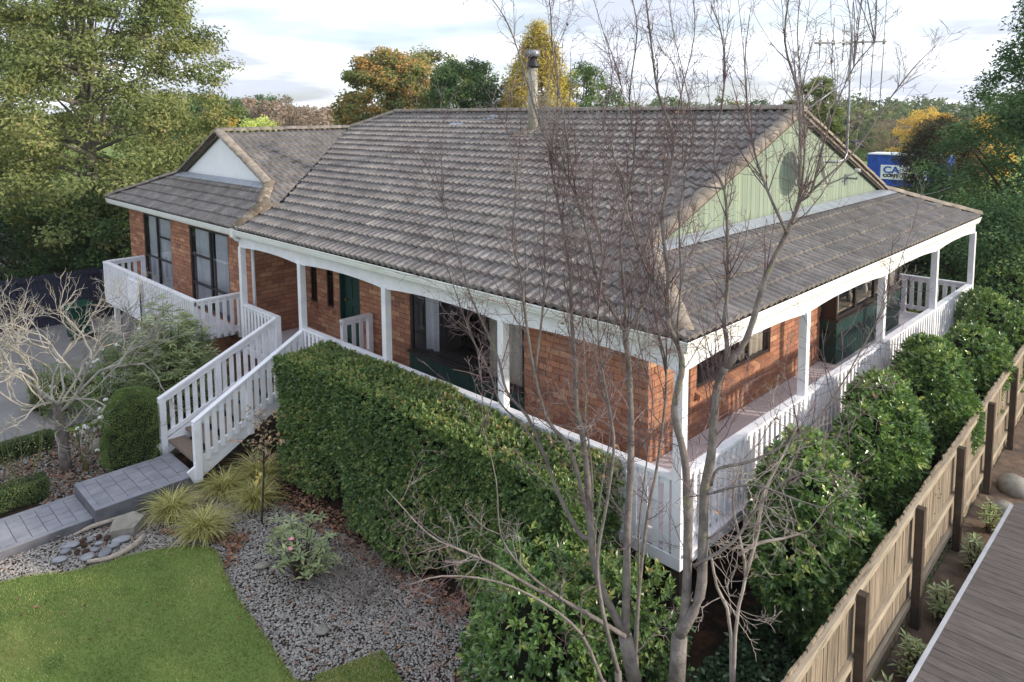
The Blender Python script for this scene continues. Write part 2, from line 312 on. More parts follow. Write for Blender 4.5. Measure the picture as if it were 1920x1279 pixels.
class MB:
    """Collects boxes, prisms and tubes; build() makes ONE mesh object."""
    def __init__(s): s.V = []; s.F3 = []; s.F4 = []; s.n = 0; s.P = []; s.rv = []
    def add(s, V, F):
        V = np.asarray(V, float)
        for f in F:
            f = [i + s.n for i in f]
            (s.F4 if len(f) == 4 else s.F3 if len(f) == 3 else s.P).append(f)
        s.V.append(V); s.n += len(V)
        return s
    def box(s, x0, x1, y0, y1, z0, z1):
        V = [(x, y, z) for x in (x0, x1) for y in (y0, y1) for z in (z0, z1)]
        return s.add(V, [(0, 1, 3, 2), (4, 6, 7, 5), (0, 4, 5, 1), (2, 3, 7, 6), (0, 2, 6, 4), (1, 5, 7, 3)])
    def bar(s, a, b, w, h, upv=(0, 0, 1)):
        a, b = np.array(a, float), np.array(b, float)
        d = b - a; d /= np.linalg.norm(d)
        upv = np.array(upv, float)
        sd = np.cross(d, upv); sd /= np.linalg.norm(sd); uu = np.cross(sd, d)
        V = []
        for p in (a, b):
            for i, j in ((-1, -1), (1, -1), (1, 1), (-1, 1)): V.append(p + sd * w / 2 * i + uu * h / 2 * j)
        return s.add(V, [(0, 3, 2, 1), (4, 5, 6, 7), (0, 1, 5, 4), (1, 2, 6, 5), (2, 3, 7, 6), (3, 0, 4, 7)])
    def poly(s, pts, thick, nrm):
        """Extruded polygon: pts in 3D, thickness along -nrm."""
        pts = np.array(pts, float); nrm = np.array(nrm, float); k = len(pts)
        V = np.vstack([pts, pts - nrm * thick])
        F = [tuple(range(k)), tuple(range(2 * k - 1, k - 1, -1))] + [(i, i + k, (i + 1) % k + k, (i + 1) % k) for i in range(k)]
        return s.add(V, F)
    def tube(s, pts, rad, n=6, cap=True):
        pts = np.array(pts, float); k = len(pts)
        rad = np.broadcast_to(np.asarray(rad, float), (k,))
        T = np.gradient(pts, axis=0); T /= (np.linalg.norm(T, axis=1)[:, None] + 1e-9)
        ref = np.array([0.31, 0.17, 0.93]) if abs(T[0][2]) < 0.9 else np.array([0.9, 0.3, 0.1])
        a = np.linspace(0, 2 * math.pi, n, endpoint=False)
        V = []
        for p, t, r in zip(pts, T, rad):
            e1 = np.cross(t, ref); e1 /= np.linalg.norm(e1); e2 = np.cross(t, e1)
            V.append(p + r * (np.cos(a)[:, None] * e1 + np.sin(a)[:, None] * e2))
        V = np.vstack(V)
        F = [(i * n + j, i * n + (j + 1) % n, (i + 1) * n + (j + 1) % n, (i + 1) * n + j) for i in range(k - 1) for j in range(n)]
        if cap: F += [tuple(range(n - 1, -1, -1)), tuple((k - 1) * n + j for j in range(n))]
        return s.add(V, F)
    def lathe(s, c, prof, n=16):
        """prof = (radius, height) pairs round the vertical through c."""
        a = np.linspace(0, 2 * math.pi, n, endpoint=False)
        V = [np.array(c) + np.array([r * math.cos(t), r * math.sin(t), h]) for r, h in prof for t in a]
        k = len(prof)
        F = [(i * n + j, i * n + (j + 1) % n, (i + 1) * n + (j + 1) % n, (i + 1) * n + j) for i in range(k - 1) for j in range(n)]
        F += [tuple(range(n - 1, -1, -1)), tuple((k - 1) * n + j for j in range(n))]
        return s.add(V, F)
    def mesh(s, name, mat, smooth=False, rndv=None):
        V = np.vstack(s.V)
        if s.P:
            me = bpy.data.meshes.new(name)
            me.from_pydata(V.tolist(), [], s.F3 + s.F4 + s.P)
            if smooth: me.polygons.foreach_set('use_smooth', np.ones(len(me.polygons), dtype=bool))
            if rndv is not None:
                a = me.attributes.new('rnd', 'FLOAT', 'POINT'); a.data.foreach_set('value', np.asarray(rndv, dtype=np.float32))
            me.materials.append(mat); me.update()
            return me
        return mesh_np(name, V, [np.array(f) for f in (s.F3, s.F4) if f], mat, smooth, rndv)
    def build(s, name, mat, parent=None, smooth=False, stuff=False, mw=None):
        return place(name, s.mesh(name, mat, smooth), parent, mw, stuff)
def tag(o, label, cat, group=None):
    o['label'] = label; o['category'] = cat
    if group: o['group'] = group
    return o
def thing(name, label, cat, loc, group=None, local=False):
    o = bpy.data.objects.new(name, None); COL.objects.link(o)
    o.empty_display_size = 0.2
    o.location = loc
    if not local: ROOTLOC[o.name] = Vector(loc)
    return tag(o, label, cat, group)
def struct(o):
    o['kind'] = 'structure'; return o
def copy_tree(o, loc, rz=0.0, sc=1.0, label=None, group=None):
    c = o.copy(); COL.objects.link(c); c.location = loc; c.rotation_euler = (0, 0, rz); c.scale = (sc, sc, sc) if not isinstance(sc, tuple) else sc
    if label: c['label'] = label
    if group: c['group'] = group
    for ch in o.children:
        d = ch.copy(); COL.objects.link(d); d.parent = c
        for g in ch.children:
            e = g.copy(); COL.objects.link(e); e.parent = d
    return c
def unit(a): return a / (np.linalg.norm(a, axis=-1, keepdims=True) + 1e-9)
def leaves(C, D, Nn, L, W, fold=0.2, rv=None, droop=0.0):
    """Two-triangle folded leaves. Returns V, F, rnd."""
    n = len(C)
    D = unit(D); Nn = unit(Nn - D * np.sum(Nn * D, axis=1, keepdims=True)); S = np.cross(D, Nn)
    L = np.broadcast_to(np.asarray(L, float), (n,))[:, None]; W = np.broadcast_to(np.asarray(W, float), (n,))[:, None]
    tip = C + D * L; tip[:, 2] -= droop * L[:, 0]
    V = np.stack([C, C + D * L * 0.45 + S * W / 2 + Nn * W * fold, tip, C + D * L * 0.45 - S * W / 2 + Nn * W * fold], axis=1).reshape(-1, 3)
    b = np.arange(n) * 4
    F = np.concatenate([np.stack([b, b + 1, b + 2], 1), np.stack([b, b + 2, b + 3], 1)])
    if rv is None: rv = rng.random(n)
    return V, F, np.repeat(rv, 4)
def rdir(n): return unit(rng.normal(size=(n, 3)))
# ================================================================== the setting: ground
G = -1.5
gm = MB(); gm.add([(-500, -300, G - 0.06), (500, -300, G - 0.06), (500, 700, G - 0.06), (-500, 700, G - 0.06)], [(0, 1, 2, 3)])
struct(gm.build('ground', PADD))

# ================================================================== the house
house = thing('house', 'brick bungalow with grey tiled roof, green gable and white verandah', 'house', (-8.0, 6.0, G))
ZG, GE, TAN = 2.557, 0.20, 0.387           # gutter top, eave offset from post line, main pitch
COSP = 1 / math.sqrt(1 + TAN * TAN); SINP = TAN * COSP
YR, ZR = 6.07, ZG + 6.27 * TAN             # main ridge
XGB, ZGB, YB0, YB1 = -1.36, 3.157, 1.35, 10.78   # right-hand gable
XW, ZW, TW = -14.27, 4.535, 0.449          # wing ridge
YWG, ZWB, XWL, XWR = 1.04, 3.344, -16.93, -11.62  # wing gable
XV, XL = -10.85, -19.52
XRL = -13.54                               # left end of main ridge
YBACK = 12.33

# ---- roof body (underlay slabs), then tiles
rb = MB()
def slab(pts, t=0.05):
    p = np.array(pts, float); n = unit(np.cross(p[1] - p[0], p[2] - p[0])); n = n if n[2] > 0 else -n
    rb.poly(p - n * 0.03, t, n)
E0 = -GE + 0.04
slab([(XV, E0, ZG), (GE - 0.04, E0, ZG), (XGB, YB0, ZGB), (XGB, YR, ZR), (XRL, YR, ZR), (XW, 4.91, ZW), (XV, 0.9, 2.975)])
slab([(GE - 0.04, E0, ZG), (GE - 0.04, YBACK, ZG), (XGB, YB1, ZGB), (XGB, YB0, ZGB)])
slab([(XGB, YR, ZR), (XGB, YB1, ZGB), (GE - 0.04, YBACK, ZG), (XL, YBACK, ZG), (XRL - 1.2, YR + 1.2, ZR - 0.46), (XRL, YR, ZR)])
slab([(XL, E0, ZG), (XV, E0, ZG), (XV, 0.496, 2.99), (XWR, YWG, ZWB), (XWL, YWG, ZWB)])
slab([(XWR, YWG, ZWB), (XV, 0.496, 2.99), (XV, 0.9, 2.985), (XW, 4.91, ZW), (XW, YWG, ZW)])
slab([(XWL, YWG, ZWB), (XW, YWG, ZW), (XW, 6.0, ZW), (XWL, 6.0, ZWB)])
slab([(XL, E0, ZG), (XWL, YWG, ZWB), (XWL, 10.0, ZWB), (XL, YBACK, ZG)])
slab([(XRL, YR, ZR), (XW, 4.91, ZW), (XW, 7.3, ZW)])
slab([(XW, 5.9, ZW), (XW, 7.4, ZW), (XWL, 10.1, ZWB), (XWL, 5.9, ZWB)])
roof = rb.build('roof', UNDER, house)

TWD, GAUGE = 0.33, 0.3125
def tile_grid(gauge):
    us = np.linspace(0, TWD, 13); us2 = us
    prof = 0.5 - 0.5 * np.cos(us / TWD * 4 * math.pi); prof = prof * 0.046
    V = []
    for (v, lift) in ((0.0, -0.008), (0.0, 0.048), (gauge * 0.5, 0.024), (gauge + 0.03, 0.001)):
        for u, h in zip(us2, prof): V.append((u, v, (h if lift > 0 or v > 0 else h * 0.9) + lift))
    V = np.array(V); n = 13
    F = [(r * n + i, r * n + i + 1, (r + 1) * n + i + 1, (r + 1) * n + i) for r in range(3) for i in range(n - 1)]
    return V, np.array(F)
TV, TF = tile_grid(GAUGE)
tile_me = mesh_np('roof_tile', TV, TF, TILE)
tile_list = []      # (distance, matrix, gauge scale)
tile_rest = []      # clipped meshes (V, F)
def tile_plane(O, U, Vd, u0, u1, rows, gauge, bounds):
    """O origin on the eave, U along it, Vd up the slope. bounds(vmid) -> (left line, right line), each ((u,v),(u,v))."""
    O, U, Vd = np.array(O, float), unit(np.array(U, float)), unit(np.array(Vd, float))
    Nn = np.cross(U, Vd)
    flip = Nn[2] < 0
    if flip: Nn = -Nn
    Bm = np.stack([U, Vd, Nn], 1)
    for r in range(rows):
        v0 = r * gauge
        lt, rg = bounds(v0 + gauge * 0.5)
        def uat(line, v):
            (a, b), (c, d) = line
            return a + (c - a) * (v - b) / (d - b)
        k0 = int(math.floor((u0 - 1) / TWD)); k1 = int(math.ceil((u1 + 1) / TWD))
        for k in range(k0, k1):
            uu = k * TWD
            ls = [uat(lt, v0), uat(lt, v0 + gauge)]; rs = [uat(rg, v0), uat(rg, v0 + gauge)]
            if uu + TWD <= min(ls) or uu >= max(rs): continue
            jit = rng.normal(size=3) * np.array([0.003, 0.003, 0.003])
            o3 = O + U * (uu + jit[0]) + Vd * (v0 + jit[1]) + Nn * jit[2]
            if uu >= max(ls) and uu + TWD <= min(rs):
                c = o3 + U * TWD / 2 + Vd * gauge / 2
                mw = Matrix(((U[0], Vd[0], Nn[0], o3[0]), (U[1], Vd[1], Nn[1], o3[1]), (U[2], Vd[2], Nn[2], o3[2]), (0, 0, 0, 1))) @ Matrix.Diagonal((1, gauge / GAUGE, 1, 1))
                tile_list.append((float(np.linalg.norm(c - CAM)), mw, Bm, o3, gauge / GAUGE, flip))
            else:
                bm = bmesh.new()
                P = TV * np.array([1, gauge / GAUGE, 1]) + np.array([uu, v0, 0])
                vs_ = [bm.verts.new(p) for p in P]
                for f in TF: bm.faces.new([vs_[i] for i in f])
                for line, sgn in ((lt, -1), (rg, 1)):
                    (a, b), (c, d) = line
                    t = np.array([c - a, d - b]); nrm = np.array([t[1], -t[0]]) * sgn
                    if nrm[0] * sgn < 0: nrm = -nrm
                    g = bm.verts[:] + bm.edges[:] + bm.faces[:]
                    bmesh.ops.bisect_plane(bm, geom=g, plane_co=(a, b, 0), plane_no=(nrm[0], nrm[1], 0), clear_outer=True)
                bm.verts.index_update()
                if len(bm.faces):
                    VV = np.array([v.co[:] for v in bm.verts]); FF = [[v.index for v in f.verts] for f in bm.faces]
                    tile_rest.append((O + VV @ Bm.T, FF))
                bm.free()
S = 1 / COSP
vb0 = (YB0 + GE) * S
vval = (0.87 + GE) * S; vvt = (4.91 + GE) * S
def main_bounds(v):
    rg = ((GE, 0), (XGB, vb0)) if v < vb0 else ((XGB, 0), (XGB, 9))
    if v < vval: lt = ((XV, 0), (XV, 9))
    elif v < vvt: lt = ((-10.78, vval), (XW, vvt))
    else: lt = ((XW, vvt), (XRL, (YR + GE) * S))
    return lt, rg
tile_plane((0, -GE + 0.03, ZG), (1, 0, 0), (0, COSP, SINP), -15, GE, 22, GAUGE, main_bounds)
ltan = (ZGB - ZG) / (GE - XGB); lc = 1 / math.sqrt(1 + ltan * ltan); Lv = (GE - XGB) / lc
tile_plane((GE - 0.03, 0, ZG), (0, 1, 0), (-lc, 0, ltan * lc), -GE, YBACK, 5, Lv / 5.15, lambda v: (((-GE, 0), (YB0, Lv)), ((YBACK, 0), (YB1, Lv))))
YHK = 0.496; VHK = (YHK + GE) * math.sqrt(1 + ((ZWB - ZG) / (YWG + GE)) ** 2); ZHK = 3.0
st = (ZWB - ZG) / (YWG + GE); sc_ = 1 / math.sqrt(1 + st * st); Sv = (YWG + GE) / sc_
tile_plane((0, -GE + 0.03, ZG), (1, 0, 0), (0, sc_, st * sc_), XL, XV, 5, Sv / 5.1, lambda v: (((XL, 0), (XWL, Sv)), (((XV, 0), (XV, 9)) if v < VHK else ((XV, VHK), (XWR, Sv)))))
wc = 1 / math.sqrt(1 + TW * TW); zwe = ZW - TW * (XV - XW); Wv = (XV - XW) / wc
vwg = (XV - XWR) / wc
def wing_bounds(v):
    lt = ((YHK, 0), (YWG, vwg)) if v < vwg else ((YWG, 0), (YWG, 9))
    return lt, ((0.87, 0), (4.91, Wv))
tile_plane((XV, 0, zwe), (0, 1, 0), (-wc, 0, TW * wc), 0, 5, 12, Wv / 12.0, wing_bounds)
tile_list.sort(key=lambda t: t[0])
for d, mw, Bm, o3, gs, fl in tile_list[:300]:
    place('roof_tile', tile_me, roof, mw)
VV, FF3, FF4, FFn, RV, nn = [], [], [], [], [], 0
for d, mw, Bm, o3, gs, fl in tile_list[300:]:
    VV.append(o3 + (TV * np.array([1, gs, 1])) @ Bm.T); FF4.append(TF + nn); RV.append(np.full(len(TV), rng.random())); nn += len(TV)
me4 = FF4
tm = mesh_np('roof_tiles', np.vstack(VV), np.vstack(me4), TILE, False, np.concatenate(RV))
place('distant_roof_tiles', tm, roof, stuff=True)
mbc = MB(); rv = []
for V_, F_ in tile_rest:
    mbc.add(V_, F_); rv.append(np.full(len(V_), rng.random()))
place('cut_roof_tiles', mbc.mesh('cut_roof_tiles', TILE, False, np.concatenate(rv)), roof, stuff=True)

# ---- ridge, hip and verge caps: one shared half-round cap, each cap an object
def cap_mesh(name, mat, rad=0.125, ln=0.42):
    m = MB(); a = np.linspace(R(-8), R(188), 9)
    V = []
    for (s, k) in ((0, 1.06), (ln * 0.93, 0.95), (ln, 0.95)):
        for q in a: V.append((s, rad * k * math.cos(q), rad * k * 0.62 * math.sin(q)))
    for q in a: V.append((0, rad * 0.9 * math.cos(q), rad * 0.5 * math.sin(q)))
    F = [(r * 9 + i, r * 9 + i + 1, (r + 1) * 9 + i + 1, (r + 1) * 9 + i) for r in range(2) for i in range(8)]
    F += [tuple(range(8, -1, -1))]
    m.add(V, F)
    return m.mesh(name, mat, True)
cap_me = cap_mesh('ridge_cap', CAPM, 0.115); verge_me = cap_mesh('verge_cap', VERGE, 0.112); old_me = cap_mesh('hip_cap', OLDCAP, 0.12); hip_me = cap_mesh('hip_cap', VERGE, 0.11)
def caps(a, b, me, name, nrm=(0, 0, 1), sp=0.37, lift=0.02):
    a, b = np.array(a, float), np.array(b, float)
    d = b - a; Ln = np.linalg.norm(d); d /= Ln
    nrm = np.array(nrm, float); sdv = np.cross(nrm, d); sdv /= np.linalg.norm(sdv); uu = np.cross(d, sdv)
    n = max(1, int(round(Ln / sp))); step = Ln / n
    for i in range(n):
        q = a + d * (i * step) + uu * (lift + rng.normal() * 0.004)
        tw = rng.normal() * 0.02
        s2 = sdv * math.cos(tw) + d * math.sin(tw); d2 = d * math.cos(tw) - sdv * math.sin(tw)
        mw = Matrix(((d2[0], s2[0], uu[0], q[0]), (d2[1], s2[1], uu[1], q[1]), (d2[2], s2[2], uu[2], q[2]), (0, 0, 0, 1)))
        place(name, me, roof, mw)
T_ = 0.045
caps((XRL, YR, ZR + T_), (XGB, YR, ZR + T_), cap_me, 'ridge_cap')
caps((XW, 4.95, ZW + T_), (XRL, YR, ZR + T_), cap_me, 'ridge_cap')
caps((GE - 0.14, -GE + 0.14, ZG + T_ + 0.03), (XGB, YB0, ZGB + T_), hip_me, 'hip_cap')
caps((GE - 0.05, YBACK, ZG + T_), (XGB, YB1, ZGB + T_), cap_me, 'hip_cap')
caps((XGB - 0.03, YB0 + 0.02, ZGB + T_), (XGB - 0.03, YR, ZR + T_), verge_me, 'verge_cap', (0.25, -0.1, 1))
caps((XGB - 0.03, YB1 - 0.02, ZGB + T_), (XGB - 0.03, YR, ZR + T_), verge_me, 'verge_cap', (0.25, 0.1, 1))
caps((XW, YWG, ZW + T_), (XW, 4.95, ZW + T_), cap_me, 'ridge_cap')
caps((XWR, YWG, ZWB + T_), (XW, YWG, ZW + T_), cap_me, 'verge_cap', (0.1, -0.2, 1))
caps((XWL, YWG, ZWB + T_), (XW, YWG, ZW + T_), cap_me, 'verge_cap', (-0.1, -0.2, 1))
caps((XL + 0.05, -GE + 0.05, ZG + T_), (XWL, YWG, ZWB + T_), cap_me, 'hip_cap')
caps((XV - 0.03, -GE + 0.06, ZG + T_ - 0.01), (XV - 0.02, YHK, ZHK + T_ - 0.01), old_me, 'hip_cap', (0.15, 0, 1), sp=0.3)
caps((XV - 0.02, YHK - 0.03, ZHK + T_), (XWR, YWG, ZWB + T_), old_me, 'hip_cap', sp=0.3)
# flashings
def strip(a, b, w, nrm, t=0.008):
    f = MB()
    a, b, nrm = np.array(a, float), np.array(b, float), unit(np.array(nrm, float)); d = unit(b - a); s = np.cross(d, nrm) * w / 2
    f.poly([a - s, b - s, b + s, a + s], t, nrm); f.build('flashing', LEAD, house)
nl = (ltan * lc, 0, lc)
strip((XGB + 0.10, YB0 - 0.05, ZGB + 0.035), (XGB + 0.10, YB1 + 0.05, ZGB + 0.035), 0.24, (ltan * lc * 0.9, 0, lc))
strip((XWL - 0.05, YWG - 0.08, ZWB + 0.02), (XWR + 0.05, YWG - 0.08, ZWB + 0.02), 0.2, (0, -st, 1))
vn = unit(np.cross(np.array([XW, 4.91, ZW]) - np.array([-10.78, 0.87, 2.97]), np.array([1.0, 1, 0])))
vn = vn if vn[2] > 0 else -vn
strip((-10.70, 0.9, 3.0), (XW + 0.12, 4.95, ZW + 0.03), 0.12, (0.1, -0.2, 1))
strip((XV + 0.10, -GE, ZG + 0.03), (XV + 0.10, 0.92, 3.0), 0.14, (0, -SINP, COSP))
for (x, y, w) in ((-9.9, 5.35, 0.5), (-9.05, 5.7, 0.34)):
    z = ZG + TAN * (y + GE) + 0.05
    strip((x, y - 0.14, z - 0.14 * TAN), (x, y + 0.14, z + 0.14 * TAN), w, (0, -SINP, COSP))

# ---- flue
fx, fy = -7.0, 5.05; fz = ZG + TAN * (fy + GE)
fl = MB(); fl.lathe((fx, fy, fz - 0.1), [(0.108, 0), (0.108, 1.52), (0.10, 1.52)], 20)
flue = fl.build('flue', FLUE, house, True)
c = MB(); c.lathe((fx, fy, fz + 1.4), [(0.13, 0), (0.16, 0.02), (0.16, 0.05), (0.11, 0.16), (0.10, 0.24)], 20); c.build('collar', BLACK, flue, True)
c = MB(); c.lathe((fx, fy, fz + 1.64), [(0.15, 0), (0.165, 0.01), (0.165, 0.14), (0.15, 0.15)], 20); c.build('cowl', STEEL, flue, True)
c = MB(); c.poly([(fx - 0.32, fy - 0.42, fz - 0.42 * TAN + 0.06), (fx + 0.32, fy - 0.42, fz - 0.42 * TAN + 0.06), (fx + 0.24, fy + 0.3, fz + 0.3 * TAN + 0.07), (fx - 0.24, fy + 0.3, fz + 0.3 * TAN + 0.07)], 0.02, (0, -SINP, COSP)); c.build('flashing_sheet', OLDCAP, flue)

# ---- gutters, mitred round the near corner
def extrude(path, prof, mat, name, parent, closed=True):
    path = [np.array(p, float) for p in path]; k = len(prof); V = []
    for i, p in enumerate(path):
        ds = []
        if i > 0: ds.append(unit(p - path[i - 1]))
        if i < len(path) - 1: ds.append(unit(path[i + 1] - p))
        ns = [np.array([d[1], -d[0], 0]) for d in ds]           # outward = right of travel
        nn_ = unit(sum(ns)); sc2 = 1 / max(0.3, float(np.dot(nn_, ns[0])))
        for (o_, z_) in prof: V.append(p + nn_ * o_ * sc2 + np.array([0, 0, z_]))
    m = MB(); F = []
    for i in range(len(path) - 1):
        for j in range(k): F.append((i * k + j, i * k + (j + 1) % k, (i + 1) * k + (j + 1) % k, (i + 1) * k + j))
    F += [tuple(range(k - 1, -1, -1)), tuple((len(path) - 1) * k + j for j in range(k))]
    m.add(V, F)
    return m.build(name, mat, parent)
prof = [(0.0, 0.0), (0.006, -0.012), (0.0, -0.03), (-0.012, -0.036), (-0.012, -0.075), (-0.022, -0.082), (-0.026, -0.12), (-0.04, -0.135), (-0.05, -0.155), (-0.14, -0.155), (-0.14, -0.02), (-0.128, -0.02), (-0.128, -0.14), (-0.052, -0.14), (-0.014, -0.02)]
extrude([(XL, -GE, ZG), (GE, -GE, ZG), (GE, YBACK, ZG)], prof, GUT, 'gutter', house)
m = MB(); m.box(XV - 0.16, XV - 0.02, -GE - 0.025, -GE + 0.1, ZG - 0.17, ZG + 0.02); m.build('rainwater_head', GUT, house)
m = MB(); m.tube([(-11.05, -0.12, 2.40), (-11.0, -0.1, 2.33), (-10.9, 0.12, 2.22), (-10.86, 0.2, 2.1), (-10.86, 0.2, 0.02)], 0.04, 10); m.build('downpipe', WHITE, house, True)

# ---- valance with arched lower edge, verandah ceiling, posts
PX = [-10.95, -8.40, -5.62, -2.84, 0.0]; PY = [0.0, 3.28, 6.5, 9.6, 12.55]
def valance(a, b, fixed, axis):
    n = 18; pts = []
    for i in range(n + 1):
        s = i / n; w = min(s, 1 - s) * abs(b - a)
        rise = 0.065 * (1 - max(0, 1 - w / 1.3) ** 2)
        if w < 0.03: rise = 0
        pts.append((a + (b - a) * s, 2.125 + rise))
    pts += [(b, 2.43), (a, 2.43)]
    m = MB()
    if axis == 'x': m.poly([(u, fixed - 0.03, z) for u, z in pts], 0.045, (0, -1, 0))
    else: m.poly([(fixed + 0.03, u, z) for u, z in pts], 0.045, (1, 0, 0))
    m.build('valance', WHITE, house)
for a, b in zip(PX[:-1], PX[1:]): valance(a + (0 if a > -10 else -0.06), b - 0.002, 0.0, 'x')
for a, b in zip(PY[:-1], PY[1:]): valance(a + 0.002 if a else -0.03, b - 0.002 + (0.06 if b > 12 else 0), 0.0, 'y')
posts = [(x, 0.0) for x in PX] + [(0.0, y) for y in PY[1:]]
for x, y in posts:
    w = 0.058
    m = MB(); m.box(x - w, x + w, y - w + 0.001, y + w, -0.17, 2.16); m.build('verandah_post', WHITE, house)
m = MB()
m.box(-11.2, 0.06, -0.10, 1.5, 2.432, 2.45); m.box(-1.45, 0.09, 1.5, YBACK - 0.1, 2.432, 2.45)
m.box(XL + 0.1, -11.2, -0.10, 0.36, 2.385, 2.40)
m.build('soffit', TRIM, house)

# ---- gables: boards
def boards(fn, z_lo, us, mat, name, parent, mk):
    for a, b in zip(us[:-1], us[1:]):
        za, zb = fn(a), fn(b)
        mid = None
        m = MB(); m.poly(mk(a + 0.004, b - 0.004, z_lo, za, zb), 0.02, (1, 0, 0) if mk is mk_green else (0, -1, 0)); m.build(name, mat, parent)
mk_green = lambda a, b, z0, za, zb: [(XGB - 0.07, a, z0), (XGB - 0.07, b, z0), (XGB - 0.07, b, zb), (XGB - 0.07, a, za)]
mk_white = lambda a, b, z0, za, zb: [(a, YWG + 0.06, z0), (b, YWG + 0.06, z0), (b, YWG + 0.06, zb), (a, YWG + 0.06, za)]
gb = MB(); gb.poly([(XGB - 0.10, YB0, ZGB - 0.02), (XGB - 0.10, YB1, ZGB - 0.02), (XGB - 0.10, YR, ZR - 0.02)], 0.05, (1, 0, 0))
gable = gb.build('gable', DGREEN, house)
zf_ = lambda y: ZR - abs(y - YR) * TAN - 0.02
ys = sorted(set(np.round(np.concatenate([np.arange(YB0 + 0.05, YB1, 0.15), [YR]]), 3)))
boards(zf_, ZGB - 0.03, ys, LGREEN, 'cladding_board', gable, mk_green)
for s, y1 in ((-1, YB0 - 0.05), (1, YB1 + 0.05)):
    m = MB(); m.bar((XGB - 0.055, y1, zf_(y1) - 0.05), (XGB - 0.055, YR, ZR - 0.07), 0.03, 0.05, (0, 0, 1)); m.build('barge_board', DGREEN, gable)
    m = MB(); m.bar((XGB - 0.02, y1, zf_(y1) + 0.04), (XGB - 0.02, YR, ZR + 0.02), 0.10, 0.11, (0, 0, 1)); m.build('verge_bedding', VERGE, gable)
gb = MB(); gb.poly([(XWL, YWG + 0.09, ZWB - 0.02), (XWR, YWG + 0.09, ZWB - 0.02), (XW, YWG + 0.09, ZW - 0.02)], 0.05, (0, -1, 0))
gable2 = gb.build('gable', WBOARD, house)
xs = np.linspace(XWL + 0.06, XWR - 0.06, 37); xs = np.sort(np.append(xs, XW))
xs = [x for i, x in enumerate(xs) if i == 0 or x - xs[i - 1] > 0.02]
boards(lambda x: ZW - abs(x - XW) * TW - 0.02, ZWB - 0.03, xs, WBOARD, 'cladding_board', gable2, mk_white)
m = MB(); m.poly([(XV + 0.01, -0.15, 2.5), (XV + 0.01, 0.95, 2.9), (XV + 0.01, 0.95, 3.03), (XV + 0.01, 0.5, 3.03), (XV + 0.01, -0.15, 2.60)], 0.05, (1, 0, 0)); m.build('eave_board', OLDCAP, house)

# ---- walls: mortar slab cells and bricks
BL, BH, JT = 0.29, 0.09, 0.010
brick_specs = []    # centre, half sizes (u,z), axis, plane
def wall(axis, plane, out, u0, u1, z0, z1, opens, parent_name='wall', bricks=True):
    """axis 'x': wall runs along X at Y=plane; out = +1/-1 direction of its face."""
    us = sorted(set([u0, u1] + [v for o in opens for v in o[:2]])); zs = sorted(set([z0, z1] + [v for o in opens for v in o[2:]]))
    m = MB()
    for a, b in zip(us[:-1], us[1:]):
        for c_, d_ in zip(zs[:-1], zs[1:]):
            if any(o[0] <= a and b <= o[1] and o[2] <= c_ and d_ <= o[3] for o in opens): continue
            p0, p1 = sorted((plane - out * 0.006, plane - out * 0.12))
            if axis == 'x': m.box(a, b, p0, p1, c_, d_)
            else: m.box(p0, p1, a, b, c_, d_)
    w = m.build(parent_name, MORTAR, house)
    if not bricks: return w
    z = z0; row = 0
    while z < z1 - 0.02:
        h = min(BH, z1 - z - JT)
        u = u0 - (BL / 2 if row % 2 else 0)
        while u < u1:
            a, b = max(u, u0), min(u + BL, u1); u += BL + JT
            segs = [(a, b)]
            for o in opens:
                if z + h > o[2] + 0.01 and z < o[3] - 0.01:
                    ns = []
                    for (p, q) in segs:
                        if q <= o[0] or p >= o[1]: ns.append((p, q)); continue
                        if p < o[0]: ns.append((p, o[0]))
                        if q > o[1]: ns.append((o[1], q))
                    segs = ns
            for (p, q) in segs:
                if q - p > 0.025: brick_specs.append((axis, plane, out, (p + q) / 2, (q - p) / 2, z + h / 2, h / 2, w))
        z += BH + JT; row += 1
    return w
ZT = 2.44
wall('x', 1.5, -1, -11.2, -1.45, 0.0, ZT, [(-10.72, -10.44, 0.72, 2.02), (-10.02, -9.74, 0.72, 2.02), (-9.5, -8.70, 0.0, 2.06), (-6.97, -3.88, 0.0, 2.10)])
wall('y', -1.45, 1, 1.5, 11.6, 0.0, ZT, [(2.80, 5.30, 0.74, 1.98), (7.48, 11.3, 0.0, 2.08)])
wall('y', -11.2, 1, 0.35, 1.5, -0.15, ZT, [])
wall('x', 0.35, -1, -19.25, -11.2, -1.3, 2.39, [(-18.05, -16.0, 0.12, 2.2), (-14.72, -12.42, 0.12, 2.2)])
m = MB(); m.box(-19.25, -19.13, 0.47, 12.0, -1.4, 2.5); m.box(-19.25, -1.45, 11.6, 11.72, -1.4, 2.5); m.box(-19.2, -1.6, 0.6, 11.6, -0.12, -0.02)
m.box(-11.32, -11.2, 0.47, 1.5, -1.4, -0.16); m.build('rear_wall', MORTAR, house)
m = MB(); m.box(-11.21, -11.19, 0.4, 1.4, -1.45, -0.16); m.box(-11.5, -11.2, 0.30, 0.35, -1.49, -1.3); m.build('foundation', CONCS, house)
bk = MB(); bk.box(-0.5, 0.5, -0.5, 0.5, -0.5, 0.5); brick_me = bk.mesh('brick', BRICK)
def brick_ctr(s):
    ax, pl, out, uc, hu, zc, hz, w = s
    return np.array([uc, pl, zc]) if ax == 'x' else np.array([pl, uc, zc])
brick_specs.sort(key=lambda s: float(np.linalg.norm(brick_ctr(s) - CAM)) + (50 if s[0] == 'x' and s[3] < -11.2 else 0) + (6 if s[5] > 1.75 else 0))
bv, bf, br, nb = [], [], [], 0
